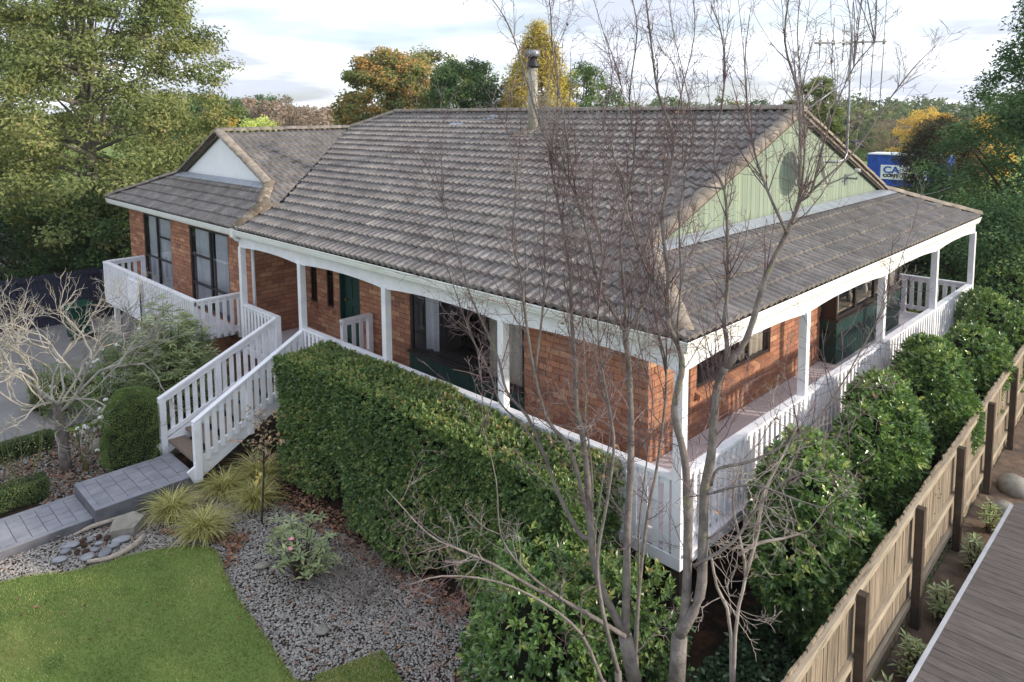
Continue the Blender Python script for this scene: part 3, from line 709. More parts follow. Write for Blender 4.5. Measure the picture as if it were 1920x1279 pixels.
B0 = np.array([(x, y, z) for x in (-1, 1) for y in (-1, 1) for z in (-1, 1)], float); BFc = np.array([(0, 1, 3, 2), (4, 6, 7, 5), (0, 4, 5, 1), (2, 3, 7, 6), (0, 2, 6, 4), (1, 5, 7, 3)])
for i, s in enumerate(brick_specs):
    ax, pl, out, uc, hu, zc, hz, w = s
    c = brick_ctr(s); dpt = 0.03; prd = 0.003 + rng.random() * 0.004
    off = out * (prd - dpt / 2)
    if ax == 'x': c = c + np.array([0, off, 0]); sc3 = (2 * hu, dpt, 2 * hz)
    else: c = c + np.array([off, 0, 0]); sc3 = (dpt, 2 * hu, 2 * hz)
    if i < 300:
        place('brick', brick_me, w, Matrix.Translation(c) @ Matrix.Diagonal((*sc3, 1)))
    else:
        bv.append(c + B0 * np.array(sc3) / 2); bf.append(BFc + nb); br.append(np.full(8, rng.random())); nb += 8
place('other_bricks', mesh_np('other_bricks', np.vstack(bv), np.vstack(bf), BRICK, False, np.concatenate(br)), house, stuff=True)
# sloping brick sills
def sill(axis, plane, out, u0, u1, z, proj=0.09, drop=0.05):
    n = max(2, int(round((u1 - u0) / 0.1))); st_ = (u1 - u0) / n
    for i in range(n):
        a, b = u0 + i * st_ + 0.004, u0 + (i + 1) * st_ - 0.004
        m = MB()
        pr_ = [(-0.08, z), (proj, z - drop), (proj - 0.02, z - drop - 0.09), (-0.08, z - 0.09)]
        if axis == 'x': m.poly([(a, plane + out * o_, z_) for o_, z_ in pr_], b - a, (-1, 0, 0))
        else: m.poly([(plane + out * o_, a, z_) for o_, z_ in pr_], b - a, (0, -1, 0))
        m.build('sill_brick', BRICK, house)
sill('x', 1.5, -1, -10.76, -10.40, 0.72); sill('x', 1.5, -1, -10.06, -9.70, 0.72); sill('y', -1.45, 1, 2.76, 5.34, 0.74, 0.10, 0.07)

# ---- windows
def window(axis, plane, out, u0, u1, z0, z1, mull, trans=(), inside='curtain', fw_=0.05, name='window', depth=0.06, parent=None):
    """Frame (with mullions at u in mull and transoms (ua, ub, z)), panes, and what stands behind the glass."""
    def bx(m, a, b, o0, o1, c_, d_):
        p0, p1 = sorted((plane + out * o0, plane + out * o1))
        m.box(a, b, p0, p1, c_, d_) if axis == 'x' else m.box(p0, p1, a, b, c_, d_)
    m = MB(); o0, o1 = -depth, -0.01
    bx(m, u0, u0 + fw_, o0, o1, z0, z1); bx(m, u1 - fw_, u1, o0, o1, z0, z1)
    bx(m, u0 + fw_, u1 - fw_, o0, o1 + 0.002, z0, z0 + fw_); bx(m, u0 + fw_, u1 - fw_, o0, o1 + 0.002, z1 - fw_, z1)
    for q in mull: bx(m, q - fw_ * 0.6, q + fw_ * 0.6, o0, o1 + 0.004, z0 + fw_, z1 - fw_)
    for (a, b, q) in trans: bx(m, a, b, o0, o1 - 0.006, q - fw_ * 0.45, q + fw_ * 0.45)
    w = m.build(name, FRAME, parent or house)
    edges = [u0 + fw_] + sorted(mull) + [u1 - fw_]
    for a, b in zip(edges[:-1], edges[1:]):
        q0 = plane - out * 0.036; za_, zb_ = z0 + fw_ * 0.9, z1 - fw_ * 0.9; p = MB(); p.add([(a, q0, za_), (b, q0, za_), (b, q0, zb_), (a, q0, zb_)] if axis == 'x' else [(q0, a, za_), (q0, b, za_), (q0, b, zb_), (q0, a, zb_)], [(0, 1, 2, 3)]); p.build('pane', GLASS, w)
    m = MB(); bx(m, u0 - 0.3, u1 + 0.3, -1.6, -1.55, z0 - 0.4, z1 + 0.2); bx(m, u0 - 0.02, u1 + 0.02, -1.55, -0.13, z0 - 0.3, z0 - 0.25); m.build('interior', DARKIN, w)
    def curtain(a, b, amp=0.035, mat=CURT, off=0.1, zc=z0):
        n = max(8, int((b - a) / 0.03)); us_ = np.linspace(a, b, n); ph = rng.random() * 6
        o_ = -off + amp * np.sin(us_ * 38 + ph + 1.5 * np.sin(us_ * 7)); V = []
        for z in (zc + 0.02, z1 - 0.02):
            for u, q in zip(us_, o_): V.append((u, plane + out * q, z) if axis == 'x' else (plane + out * q, u, z))
        c_ = MB(); c_.add(V, [(i, i + 1, n + i + 1, n + i) for i in range(n - 1)]); c_.build('curtain', mat, w)
    if inside == 'curtain': curtain(u0 + 0.05, u1 - 0.05)
    elif inside == 'part':
        for a, b in zip(edges[:-1], edges[1:]): curtain(a + 0.12 * (b - a), b + 0.02)
    elif inside == 'right': curtain(u1 - 0.95, u1 - 0.06, 0.03, BLIND); curtain(u0 + 0.1, u0 + 0.5, 0.03, CURT, 0.3)
    elif inside == 'items':
        curtain(u0 + 0.1, u0 + 0.35, 0.03, BLIND); curtain(u1 - 1.2, u1 - 0.75, 0.03, BLIND, 0.35); curtain(u1 - 0.3, u1, 0.03, BLIND)
        m = MB(); bx(m, u0 + 0.02, u1 - 0.02, -0.5, -0.14, z0 + 0.02, z0 + 0.06); m.build('inner_sill', RAILW, w)
    return w
window('x', 0.35, -1, -18.05, -16.0, 0.12, 2.2, (-17.05,), ((-18.0, -16.05, 0.98), (-17.0, -16.05, 1.62)), 'part', name='window')
window('x', 0.35, -1, -14.72, -12.42, 0.12, 2.2, (-13.5,), ((-14.67, -12.47, 0.72), (-14.67, -13.5, 1.45)), 'part', fw_=0.06)
window('x', 1.5, -1, -10.72, -10.44, 0.72, 2.02, (), ((-10.68, -10.48, 1.4),), 'none', 0.03)
window('x', 1.5, -1, -10.02, -9.74, 0.72, 2.02, (), ((-9.98, -9.78, 1.4),), 'none', 0.03)
window('x', 1.5, -1, -6.97, -3.88, 0.38, 2.10, (-4.86,), ((-4.86, -3.93, 1.55),), 'right', 0.06)
m = MB()
for i in range(24):
    a = -6.96 + i * (3.06 / 24); m.box(a + 0.003, a + 3.06 / 24 - 0.003, 1.455, 1.49, 0.0, 0.375)
m.box(-6.96, -3.9, 1.49, 1.55, 0.0, 0.378); m.build('spandrel_panel', DGREEN, house)
m = MB(); m.box(-7.0, -3.86, 1.43, 1.5, 0.378, 0.42); m.build('window_sill', FRAME, house)
window('y', -1.45, 1, 2.80, 5.30, 0.74, 1.98, (3.7, 4.5), (), 'right', 0.05)
# bay with green boards
XB = -1.13
bay = MB(); bay.box(-1.5, XB - 0.012, 7.5, 11.28, 0.0, 0.86); bay.box(-1.5, XB, 7.48, 11.30, 2.09, 2.43)
bay = bay.build('bay', DGREEN, house)
n = 26
for i in range(n):
    a = 7.5 + i * (3.78 / n); m = MB(); m.box(XB - 0.012, XB + 0.006, a + 0.004, a + 3.78 / n - 0.004, 0.0, 0.86); m.build('cladding_board', DGREEN, bay)
m = MB(); m.box(-1.5, XB + 0.05, 7.46, 11.32, 0.862, 0.90); m.build('sill', FRAME, bay)
window('y', XB, 1, 7.5, 11.28, 0.90, 2.09, (8.5, 9.6, 10.5), (), 'items', 0.06, parent=bay)
m = MB(); m.box(-1.44, XB - 0.055, 7.50, 7.54, 0.90, 2.09); m.build('side_jamb', FRAME, bay)
for (y, x, h, w_) in ((9.0, -1.45, 0.22, 0.07), (9.85, -1.42, 0.26, 0.06), (10.2, -1.45, 0.16, 0.09)):
    m = MB(); m.lathe((x, y, 0.966), [(w_ * 0.6, 0), (w_, h * 0.3), (w_ * 0.8, h * 0.6), (w_ * 0.3, h * 0.8), (w_ * 0.4, h)], 10); m.build('ornament', BLIND if h > 0.2 else POSTW, bay, True)

# ---- front door
d = MB(); d.box(-9.46, -8.74, 1.60, 1.64, 0.0, 2.02); door = d.build('door', DGREEN, house)
for (a, b) in ((-9.38, -9.14), (-9.06, -8.82)):
    for (c_, e_) in ((0.15, 0.85), (1.0, 1.45), (1.55, 1.9)):
        m = MB(); m.box(a, b, 1.585, 1.60, c_, e_); m.build('door_panel', DGREEN, door)
m = MB(); m.box(-9.5, -9.46, 1.50, 1.66, 0, 2.06); m.box(-8.74, -8.70, 1.50, 1.66, 0, 2.06); m.box(-9.46, -8.74, 1.50, 1.66, 2.02, 2.06); m.build('door_frame', DGREEN, door)
m = MB(); m.tube([(-9.33, 1.60, 0.98), (-9.33, 1.55, 0.98), (-9.33, 1.53, 0.98)], [0.018, 0.018, 0.032], 10); m.build('door_knob', BRASS, door, True)
m = MB(); m.box(-9.6, -8.6, 1.36, 1.5, -0.001, 0.05); m.build('threshold', WHITE, house)

# ---- decks: each board an object
bw = 0.14
for i in range(11):
    y = 0.02 + i * bw
    if y + bw > 1.5: break
    m = MB(); m.box(-11.18, -1.45 if y < 1.4 else -1.45, y + 0.003, y + bw - 0.004, -0.035, 0.0 - 0.001 * (i % 2)); m.build('deck_board', DECKP, house)
for i in range(11):
    x = -1.44 + i * bw
    if x > 0.02: break
    m = MB(); m.box(x + 0.003, x + bw - 0.004, -0.02, 12.6, -0.036, -0.001 - 0.001 * (i % 2)); m.build('deck_board', DECKP, house)
for i in range(22):
    x = -1.45 - (i + 1) * bw
    m = MB(); m.box(x + 0.003, x + bw - 0.004, 11.73, 12.6, -0.036, -0.002); m.build('deck_board', DECKP, house)
m = MB(); m.box(-8.4, 0.03, -0.06, -0.03, -0.19, -0.04); m.box(0.03, 0.06, -0.06, 12.62, -0.19, -0.04); m.box(-11.2, -8.4, -0.06, -0.03, -0.19, -0.04); m.build('deck_fascia', WHITE, house)
def one(name, mat, parent, *b):
    m = MB(); m.box(*b); return m.build(name, mat, parent)
for x in np.arange(-10.6, 0.1, 2.1):
    one('deck_pile', POSTW, house, x - 0.06, x + 0.06, 0.1, 0.22, G, -0.19); one('deck_joist', POSTW, house, x - 0.05, x + 0.05, -0.02, 1.49, -0.19, -0.04)
for y in np.arange(2.0, 12.5, 2.1):
    one('deck_pile', POSTW, house, -0.2, -0.08, y, y + 0.12, G, -0.19); one('deck_joist', POSTW, house, -1.45, 0.02, y, y + 0.1, -0.19, -0.04)
m = MB(); m.box(-11.2, -1.5, 1.5, 1.56, G, -0.01); m.box(-1.56, -1.5, 1.56, 11.6, G, -0.01); m.build('foundation_wall', CONCS, house)
# wing balcony floor
for i in range(7):
    y = -0.70 + i * 0.148
    m = MB(); m.box(-18.08, -11.8, y + 0.003, y + 0.144, 0.03, 0.06); m.build('deck_board', DECKP, house)

# ================================================================== balustrades
def balus_me(h, w=0.075, t=0.022):
    m = MB(); m.box(-w / 2, w / 2, -t / 2, t / 2, 0, h); return m.mesh('baluster', WHITE)
BAL = {}
def balustrade(label, a, b, z0, z1, sp, side, low=None, w=0.075, rail=0.12, group='white verandah balustrades', posts_at=(), name='balustrade'):
    """Straight run from a to b (XY); balusters hang on the outer side; side = outward unit vector."""
    a, b = np.array(a, float), np.array(b, float); d = unit(b - a); Ln = np.linalg.norm(b - a); side = np.array(side, float)
    t = thing(name, label, 'balustrade', (*((a + b) / 2), z0), group)
    m = MB(); m.bar((*a, z1 - 0.02), (*b, z1 - 0.02), rail, 0.04); m.build('top_rail', WHITE, t)
    m = MB(); m.bar((*a, z1 - 0.085), (*b, z1 - 0.085), 0.04, 0.09); m.build('upper_rail', WHITE, t)
    lo = low if low is not None else z0 + 0.10
    m = MB(); m.bar((*a, lo + 0.045), (*b, lo + 0.045), 0.04, 0.09); m.build('lower_rail', WHITE, t)
    key = (round(z1 - z0, 3), w)
    if key not in BAL: BAL[key] = balus_me(z1 - z0 - 0.045, w)
    n = int(Ln / sp); ang = math.atan2(d[1], d[0])
    for i in range(n):
        s = (i + 0.5) * Ln / n
        if any(abs(s - q) < 0.09 for q in posts_at): continue
        q = a + d * s + side * 0.033
        place('baluster', BAL[key], t, Matrix.Translation((*q, z0 + rng.normal() * 0.003)) @ Matrix.Rotation(ang + rng.normal() * 0.006, 4, 'Z'))
    for s in posts_at:
        q = a + d * s; m = MB(); m.box(q[0] - 0.05, q[0] + 0.05, q[1] - 0.05, q[1] + 0.05, z0 - 0.1, z1 - 0.04); m.build('post', WHITE, t)
    return t
balustrade('white paling balustrade on the deck edge behind the clipped hedge', (-8.34, -0.005), (-0.06, -0.005), -0.17, 0.90, 0.15, (0, -1), 0.06)
balustrade('long white paling balustrade beside the camellia bushes', (-0.005, 0.06), (-0.005, 12.49), -0.17, 0.93, 0.15, (1, 0), 0.06)
balustrade('short white balustrade closing the far end of the side deck', (-0.06, 12.56), (-4.2, 12.56), 0.08, 0.93, 0.18, (0, -1), 0.10, w=0.09, posts_at=(1.35, 3.0))
balustrade('short white balustrade between the downpipe post and the stair', (-10.89, -0.005), (-9.52, -0.005), -0.17, 0.90, 0.15, (0, -1), 0.06)
balustrade('long white balustrade along the front of the brick wing balcony', (-18.08, -0.72), (-11.8, -0.72), 0.0, 0.94, 0.125, (0, -1), 0.10, posts_at=(0.05, 3.0, 6.23))
balustrade('white balustrade returning to the wing wall beside a dark hedge fence', (-18.08, -0.66), (-18.08, 0.32), 0.0, 0.94, 0.16, (-1, 0), 0.10, w=0.085, posts_at=(0.94,))
balustrade('white balustrade returning to the wing wall behind the rhododendron', (-11.8, -0.66), (-11.8, 0.32), 0.0, 0.94, 0.16, (1, 0), 0.10, w=0.085, posts_at=(0.94,))
balustrade('small white side panel of palings standing beside the green door', (-8.2, 0.72), (-8.2, 1.42), 0.02, 0.92, 0.16, (1, 0), 0.10, w=0.085, posts_at=(0.05, 0.66))
m = MB(); m.box(-18.1, -11.78, -0.755, -0.73, -0.22, 0.02); o = m.build('balcony_fascia', WHITE, house)
for x in (-17.9, -15.0, -12.1): one('balcony_post', WHITE, house, x - 0.06, x + 0.06, -0.6, -0.48, G, -0.1); one('balcony_joist', WHITE, house, x - 0.05, x + 0.05, -0.72, 0.34, -0.1, 0.028)

# ================================================================== stairs
stair = thing('deck_stairs', 'white railed timber stairs with brown treads down to the grey path', 'stairs', (-8.9, -1.2, G))
sx0 = lambda s: -9.46 - 0.12 * s; sx1 = lambda s: -8.40 + 0.24 * s     # s = 0 at deck, 1 at foot
for k in range(1, 8):
    s = k / 7.3; z = -0.145 * k; y = -0.04 - 0.31 * k
    m = MB(); m.poly([(sx0(s) + 0.02, y, z), (sx1(s) - 0.02, y, z), (sx1(s) - 0.02, y + 0.29, z), (sx0(s) + 0.02, y + 0.29, z)], 0.045, (0, 0, 1)); m.build('tread', TREADM, stair)
for f_, sg in ((sx0, -1), (sx1, 1)):
    m = MB(); m.bar((f_(0), -0.02, -0.10), (f_(1.04), -2.36, -1.20), 0.045, 0.26); m.build('stringer', WHITE, stair)
    a = np.array([f_(0), 0.0, 0.90]); b = np.array([f_(1.03), -2.34, -0.19])
    if sg > 0: b = np.array([f_(1.03), -2.28, -0.22]); a[2] = 0.86
    m = MB(); m.bar(a + (0, 0, -0.02), b + (0, 0, -0.02), 0.11, 0.04); m.build('handrail', WHITE, stair)
    for dz in (-0.10, -0.78):
        m = MB(); m.bar(a + (0, 0, dz), b + (0, 0, dz), 0.04, 0.08); m.build('rail', WHITE, stair)
    nb_ = 16
    for i in range(nb_):
        t_ = (i + 0.7) / (nb_ + 0.4); q = a + (b - a) * t_
        if i == 8:
            m = MB(); m.box(q[0] - 0.05, q[0] + 0.05, q[1] - 0.05, q[1] + 0.05, q[2] - 1.1, q[2] - 0.03); m.build('newel', WHITE, stair)
        else:
            m = MB(); m.box(q[0] + sg * 0.022, q[0] + sg * 0.044, q[1] - 0.042, q[1] + 0.042, q[2] - 0.86, q[2] - 0.04); m.build('baluster', WHITE, stair)
    e = b; m = MB(); m.box(e[0] - 0.055, e[0] + 0.055, e[1] - 0.0, e[1] + 0.11, -1.3, e[2] - 0.02); m.build('newel', WHITE, stair)
    if sg < 0: m = MB(); m.box(a[0] - 0.055, a[0] + 0.055, a[1] - 0.055, a[1] + 0.055, -0.17, a[2] + 0.0); m.build('newel', WHITE, stair)
# ================================================================== paths, lawn, beds
def inside(P, poly):
    poly = np.array(poly); x, y = P[:, 0], P[:, 1]; r = np.zeros(len(P), bool); j = len(poly) - 1
    for i in range(len(poly)):
        a, b = poly[i], poly[j]
        c = ((a[1] > y) != (b[1] > y)) & (x < (b[0] - a[0]) * (y - a[1]) / (b[1] - a[1] + 1e-12) + a[0])
        r ^= c; j = i
    return r
def sample(poly, n):
    poly = np.array(poly); lo, hi = poly.min(0), poly.max(0); out = []
    while sum(len(o) for o in out) < n:
        P = lo + rng.random((n, 2)) * (hi - lo); out.append(P[inside(P, poly)])
    return np.vstack(out)[:n]
def noise3(P, s, seed=0):
    q = P * s + seed * 7.13
    return (np.sin(q[:, 0] * 1.3 + np.sin(q[:, 1] * 1.7 + seed)) + np.sin(q[:, 1] * 1.9 + np.sin(q[:, 2] * 1.1)) + np.sin(q[:, 2] * 1.6 + np.sin(q[:, 0] * 1.2 + 2 * seed))) / 3
def flat(name, pts, z, mat, th=0.03):
    m = MB(); m.poly([(x, y, z) for x, y in pts], th, (0, 0, 1)); return m.build(name, mat)
struct(flat('garden_bed', [(-12.6, -12), (-2, -12), (1.6, -12), (1.72, 0), (1.2, 14), (-1.55, 14), (-1.55, 1.5), (-12.6, 1.5)], G - 0.02, SOIL))
struct(flat('driveway', [(-45, -14), (-12.9, -14), (-12.9, -2.6), (-13.4, -0.9), (-21.4, 3.0), (-45, 6)], G - 0.012, DRIVE))
lawn_pts = [(-7.61, -5.21), (-7.45, -4.85), (-7.18, -4.46), (-7.05, -4.05), (-6.98, -3.72), (-6.88, -3.45), (-6.76, -3.27), (-6.6, -3.02), (-6.42, -2.86), (-6.22, -2.80), (-6.0, -2.83), (-5.57, -2.93), (-4.9, -3.04), (-4.22, -3.1), (-3.1, -3.22), (-2.6, -3.3), (-2.4, -8), (-9.0, -11), (-8.4, -7.5)]
_lp = np.array(lawn_pts, float); _n = len(_lp); _out = []
for _i in range(_n):
    _a, _b, _c, _d = _lp[_i - 1], _lp[_i], _lp[(_i + 1) % _n], _lp[(_i + 2) % _n]
    for _t in (0, 0.25, 0.5, 0.75): _out.append(tuple(0.5 * (2 * _b + (_c - _a) * _t + (2 * _a - 5 * _b + 4 * _c - _d) * _t**2 + (3 * _b - _a - 3 * _c + _d) * _t**3)))
lawn_pts = _out
lawn = struct(flat('lawn', lawn_pts, G + 0.035, GRASSB, 0.06))
lawn2_pts = [(-2.72, -2.2), (-2.15, -2.34), (-1.9, -3.2), (-2.95, -3.0)]
struct(flat('lawn_strip', lawn2_pts, G + 0.033, GRASSB, 0.06))
# mown grass blades
def blades(poly, n, hmin, hmax, name):
    P = sample(poly, n); P = P[(np.linalg.norm(P - CAM[:2], axis=1) < 14)]
    n = len(P); h = rng.uniform(hmin, hmax, n); a = rng.uniform(0, 2 * math.pi, n); w = 0.006
    b = np.c_[P, np.full(n, G + 0.034)]; s = np.c_[np.cos(a), np.sin(a), np.zeros(n)] * w
    t = b + np.c_[rng.normal(0, 0.35, n) * h, rng.normal(0, 0.35, n) * h, h]
    V = np.stack([b - s, b + s, t], 1).reshape(-1, 3); F = np.arange(3 * n).reshape(-1, 3)
    q = 0.5 + 0.16 * noise3(np.c_[P, P[:, 0] * 0], 3.7, 5) + 0.12 * noise3(np.c_[P, P[:, 0] * 0], 8.1, 2) + 0.22 * np.sin(P[:, 0] * 2.1 + np.sin(P[:, 1] * 1.7)) * np.sin(P[:, 1] * 1.9 + 1) + rng.normal(0, 0.2, n)
    o = place(name, mesh_np(name, V, F, L_GRASS, False, np.repeat(np.clip(q, 0, 1), 3)))
    o['kind'] = 'stuff'; o['label'] = 'short mown green grass covering the lawn' if n > 20000 else 'mown green grass on the small lawn corner'; o['category'] = 'grass'
blades(lawn_pts, 140000, 0.012, 0.034, 'lawn_grass'); blades(lawn2_pts, 9000, 0.012, 0.034, 'lawn_strip_grass')
# ragged turf edge and clover patches
def edge_turf(poly, n):
    poly = np.array(poly, float); nx = np.roll(poly, -1, axis=0); ln = np.linalg.norm(nx - poly, axis=1); i = rng.choice(len(poly), n, p=ln / ln.sum()); t_ = rng.random(n)[:, None]
    P = poly[i] * (1 - t_) + nx[i] * t_ + rng.normal(0, 0.018, (n, 2)); P = P[np.linalg.norm(P - CAM[:2], axis=1) < 14]; n = len(P)
    h = rng.uniform(0.02, 0.055, n); a = rng.uniform(0, 6.28, n); b = np.c_[P, np.full(n, G - 0.005 + rng.random(n) * 0.035)]; s_ = np.c_[np.cos(a), np.sin(a), np.zeros(n)] * 0.007
    t = b + np.c_[rng.normal(0, 0.5, n) * h, rng.normal(0, 0.5, n) * h, h]
    o = place('lawn_edge_grass', mesh_np('lawn_edge_grass', np.stack([b - s_, b + s_, t], 1).reshape(-1, 3), np.arange(3 * n).reshape(-1, 3), L_GRASS, False, np.repeat(np.clip(rng.normal(0.6, 0.25, n), 0, 1), 3))); o['kind'] = 'stuff'; o['label'] = 'ragged grass along the cut edge of the lawn'; o['category'] = 'grass'
edge_turf(lawn_pts, 16000)
ctr = sample(lawn_pts, 46); ctr = ctr[np.linalg.norm(ctr - CAM[:2], axis=1) < 13]; P = np.repeat(ctr, 70, axis=0) + rng.normal(0, 0.07, (len(ctr) * 70, 2)); P = P[inside(P, lawn_pts)]; n = len(P)
Nl = unit(np.c_[rng.normal(0, 0.3, (n, 2)), np.ones(n)]); V, F, r_ = leaves(np.c_[P, G + 0.045 + rng.random(n) * 0.02], np.cross(Nl, rdir(n)), Nl, rng.uniform(0.015, 0.03, n), rng.uniform(0.012, 0.022, n), 0.1)
o = place('clover', mesh_np('clover', V, F, L_MID, False, r_)); o['kind'] = 'stuff'; o['label'] = 'small clover patches in the lawn'; o['category'] = 'clover'
# stamped path: raised landing and lower run, each paver a piece
def path(name, x0, x1, y0, y1, z):
    m = MB(); m.box(x0, x1, y0, y1, G - 0.02, z - 0.012); o = struct(m.build(name, CONCS))
    for (a, b, c, d) in ((x0, x0 + 0.09, y0, y1), (x1 - 0.09, x1, y0, y1), (x0 + 0.09, x1 - 0.09, y0, y0 + 0.09)):
        m = MB(); m.box(a + 0.001, b - 0.001, c + 0.001, d - 0.001, z - 0.012, z); m.build('edge_band', CONC, o)
    ny = int(round((y1 - y0 - 0.09) / 0.2)); dy_ = (y1 - y0 - 0.09) / ny
    for j in range(ny):
        ya = y0 + 0.09 + j * dy_; xs_ = [x0 + 0.092]
        off = (j % 2) * 0.1 + rng.uniform(-0.02, 0.02)
        q = x0 + 0.092 + 0.13 + off
        while q < x1 - 0.18: xs_.append(q); q += rng.uniform(0.17, 0.24)
        xs_.append(x1 - 0.092)
        for a, b in zip(xs_[:-1], xs_[1:]):
            m = MB(); m.box(a + 0.005, b - 0.005, ya + 0.005, ya + dy_ - 0.005, z - 0.012, z - 0.001 + rng.uniform(-0.003, 0.004)); m.build('paving_block', CONC, o)
path('path_landing', -9.38, -8.2, -3.83, -2.24, -1.20)
path('path', -9.36, -8.32, -9.0, -3.835, -1.37)
# gravel: pebbles too many to count
bedA = [(-8.35, -5.6), (-8.32, -3.9), (-8.2, -3.85), (-8.2, -2.3), (-7.9, -1.5), (-5.2, -1.15), (-2.6, -0.95), (-1.4, -1.2), (-0.9, -2.6), (-1.4, -3.4), (-1.9, -3.2), (-2.15, -2.34), (-2.72, -2.2), (-2.95, -3.0), (-3.1, -3.22), (-4.22, -3.1), (-5.57, -2.93), (-6.0, -2.83), (-6.22, -2.80), (-6.42, -2.86), (-6.6, -3.02), (-6.76, -3.27), (-6.98, -3.72), (-7.18, -4.46), (-7.61, -5.21), (-7.9, -5.9)]
IV = np.array([(1, 0.1, 0), (0.05, 1, 0.1), (-1, -0.05, 0.05), (-0.1, -1, 0), (0.1, 0.05, 1), (0, 0, -1)], float); IF = np.array([(0, 1, 4), (1, 2, 4), (2, 3, 4), (3, 0, 4), (1, 0, 5), (2, 1, 5), (3, 2, 5), (0, 3, 5)])
def pebbles(P, z, smin, smax, name, mat, label, cat, flatn=0.6):
    n = len(P); s = rng.uniform(smin, smax, n); a = rng.uniform(0, 6.28, n); el = rng.uniform(0.65, 1.0, n)
    X = IV[None] * np.stack([s, s * el, s * flatn * rng.uniform(0.7, 1.1, n)], 1)[:, None, :]
    X = X * (1 + 0.12 * rng.normal(size=(n, 6, 1)))
    c, q = np.cos(a)[:, None], np.sin(a)[:, None]
    Y = np.stack([X[..., 0] * c - X[..., 1] * q, X[..., 0] * q + X[..., 1] * c, X[..., 2]], -1) + np.c_[P, z + s * 0.25][:, None, :]
    F = (IF[None] + (np.arange(n) * 6)[:, None, None]).reshape(-1, 3)
    o = place(name, mesh_np(name, Y.reshape(-1, 3), F, mat, True, np.repeat(rng.random(n), 6))); o['kind'] = 'stuff'; o['label'] = label; o['category'] = cat
pebbles(sample(bedA, 30000), G - 0.018, 0.012, 0.028, 'gravel', PEB, 'grey river pebbles covering the bed round the lawn', 'gravel')
bedB = [(-12.3, -4.9), (-9.45, -4.2), (-9.42, -2.6), (-10.0, -1.8), (-12.4, -2.8)]
pebbles(sample(bedB, 4500), G - 0.018, 0.014, 0.034, 'gravel', PEB, 'pale pebbles scattered in the rose bed beside the path', 'gravel')
# fallen leaves
def litter(P, z, name, label):
    n = len(P); D = rdir(n); D[:, 2] *= 0.25; Nn = np.c_[rng.normal(0, 0.35, (n, 2)), np.ones(n)]
    V, F, rv = leaves(np.c_[P, np.full(n, z) + rng.random(n) * 0.015], D, Nn, rng.uniform(0.03, 0.085, n), rng.uniform(0.025, 0.06, n), 0.25)
    o = place(name, mesh_np(name, V, F, L_DEAD, False, rv)); o['kind'] = 'stuff'; o['label'] = label; o['category'] = 'leaf litter'
litter(np.vstack([sample(bedA, 300), sample([(-8.0, -1.6), (-5.0, -1.4), (-2.5, -1.3), (-2.5, -0.9), (-8.0, -0.9)], 1500), sample([(-7.4, -3.2), (-6.3, -2.2), (-5.6, -2.9), (-6.2, -2.6)], 420)]), G + 0.02, 'fallen_leaves', 'brown fallen leaves lying on the pebbles under the hedge')
litter(sample(bedB, 1300), G + 0.02, 'fallen_leaves', 'russet fallen leaves under the lichen covered maple')
litter(np.vstack([sample(lawn_pts, 60), sample([(-2.4, -2.6), (1.5, -3), (1.5, 0), (-2, -0.6)], 600)]), G + 0.05, 'fallen_leaves', 'scattered brown leaves on the lawn and under the bare tree')

# ================================================================== foliage builders
def fol(name, C, D, Nn, L, W, mat, parent, fold=0.2, rv=None, droop=0.0, stuff=True):
    V, F, r_ = leaves(C, D, Nn, L, W, fold, rv, droop)
    return place(name, mesh_np(name, V, F, mat, False, r_), parent, None, stuff)
def sprigs(P, A, per, ln, L, W, mat, parent, rv, name='foliage', spread=0.95):
    """Short shoots: per leaves set round each axis A from P. Returns the object."""
    n = len(P); A = unit(A); e1 = unit(np.cross(A, rdir(n))); e2 = np.cross(A, e1); C, D, Nn, R_ = [], [], [], []
    ph = rng.uniform(0, 6.28, n); lk = rng.uniform(0.6, 1.25, n) * ln
    for j in range(per):
        t_ = ph + j * 2.4; s = (j + 0.5) / per; sp_ = spread * (1.05 - 0.6 * s)
        side = e1 * np.cos(t_)[:, None] + e2 * np.sin(t_)[:, None]
        d = unit(A * (1 - 0.35 * sp_) + side * sp_ + rng.normal(0, 0.22, (n, 3)) + np.array([0, 0, -0.12]))
        C.append(P + A * (lk * s)[:, None]); D.append(d); Nn.append(unit(A * 0.8 - side * 0.2 + np.array([0, 0, 0.45]) + rng.normal(0, 0.3, (n, 3)))); R_.append(np.clip(rv + rng.normal(0, 0.13, n) + 0.10 * s, 0, 1))
    C = np.vstack(C); k = len(C)
    return fol(name, C, np.vstack(D), np.vstack(Nn), L * rng.uniform(0.6, 1.2, k), W * rng.uniform(0.75, 1.2, k), mat, parent, 0.22, np.concatenate(R_))
SHAPE = {'round': lambda h: np.sqrt(np.clip(1 - (2 * h - 1) ** 2, 0, 1)), 'cone': lambda h: (1 - h) ** 0.75 * np.clip(h * 9, 0, 1) + 0.02,
         'egg': lambda h: np.sqrt(np.clip(1 - (1.55 * h - 0.62) ** 2 * np.where(h > 0.4, 1.15, 2.2), 0, 1)), 'airy': lambda h: np.clip(1.15 - 0.95 * h ** 1.6, 0, 1) * np.clip(h * 6 + 0.35, 0, 1),
         'dome': lambda h: np.sqrt(np.clip(1 - h ** 2, 0, 1)), 'column': lambda h: np.clip((1 - h) * 4, 0, 1) ** 0.5}
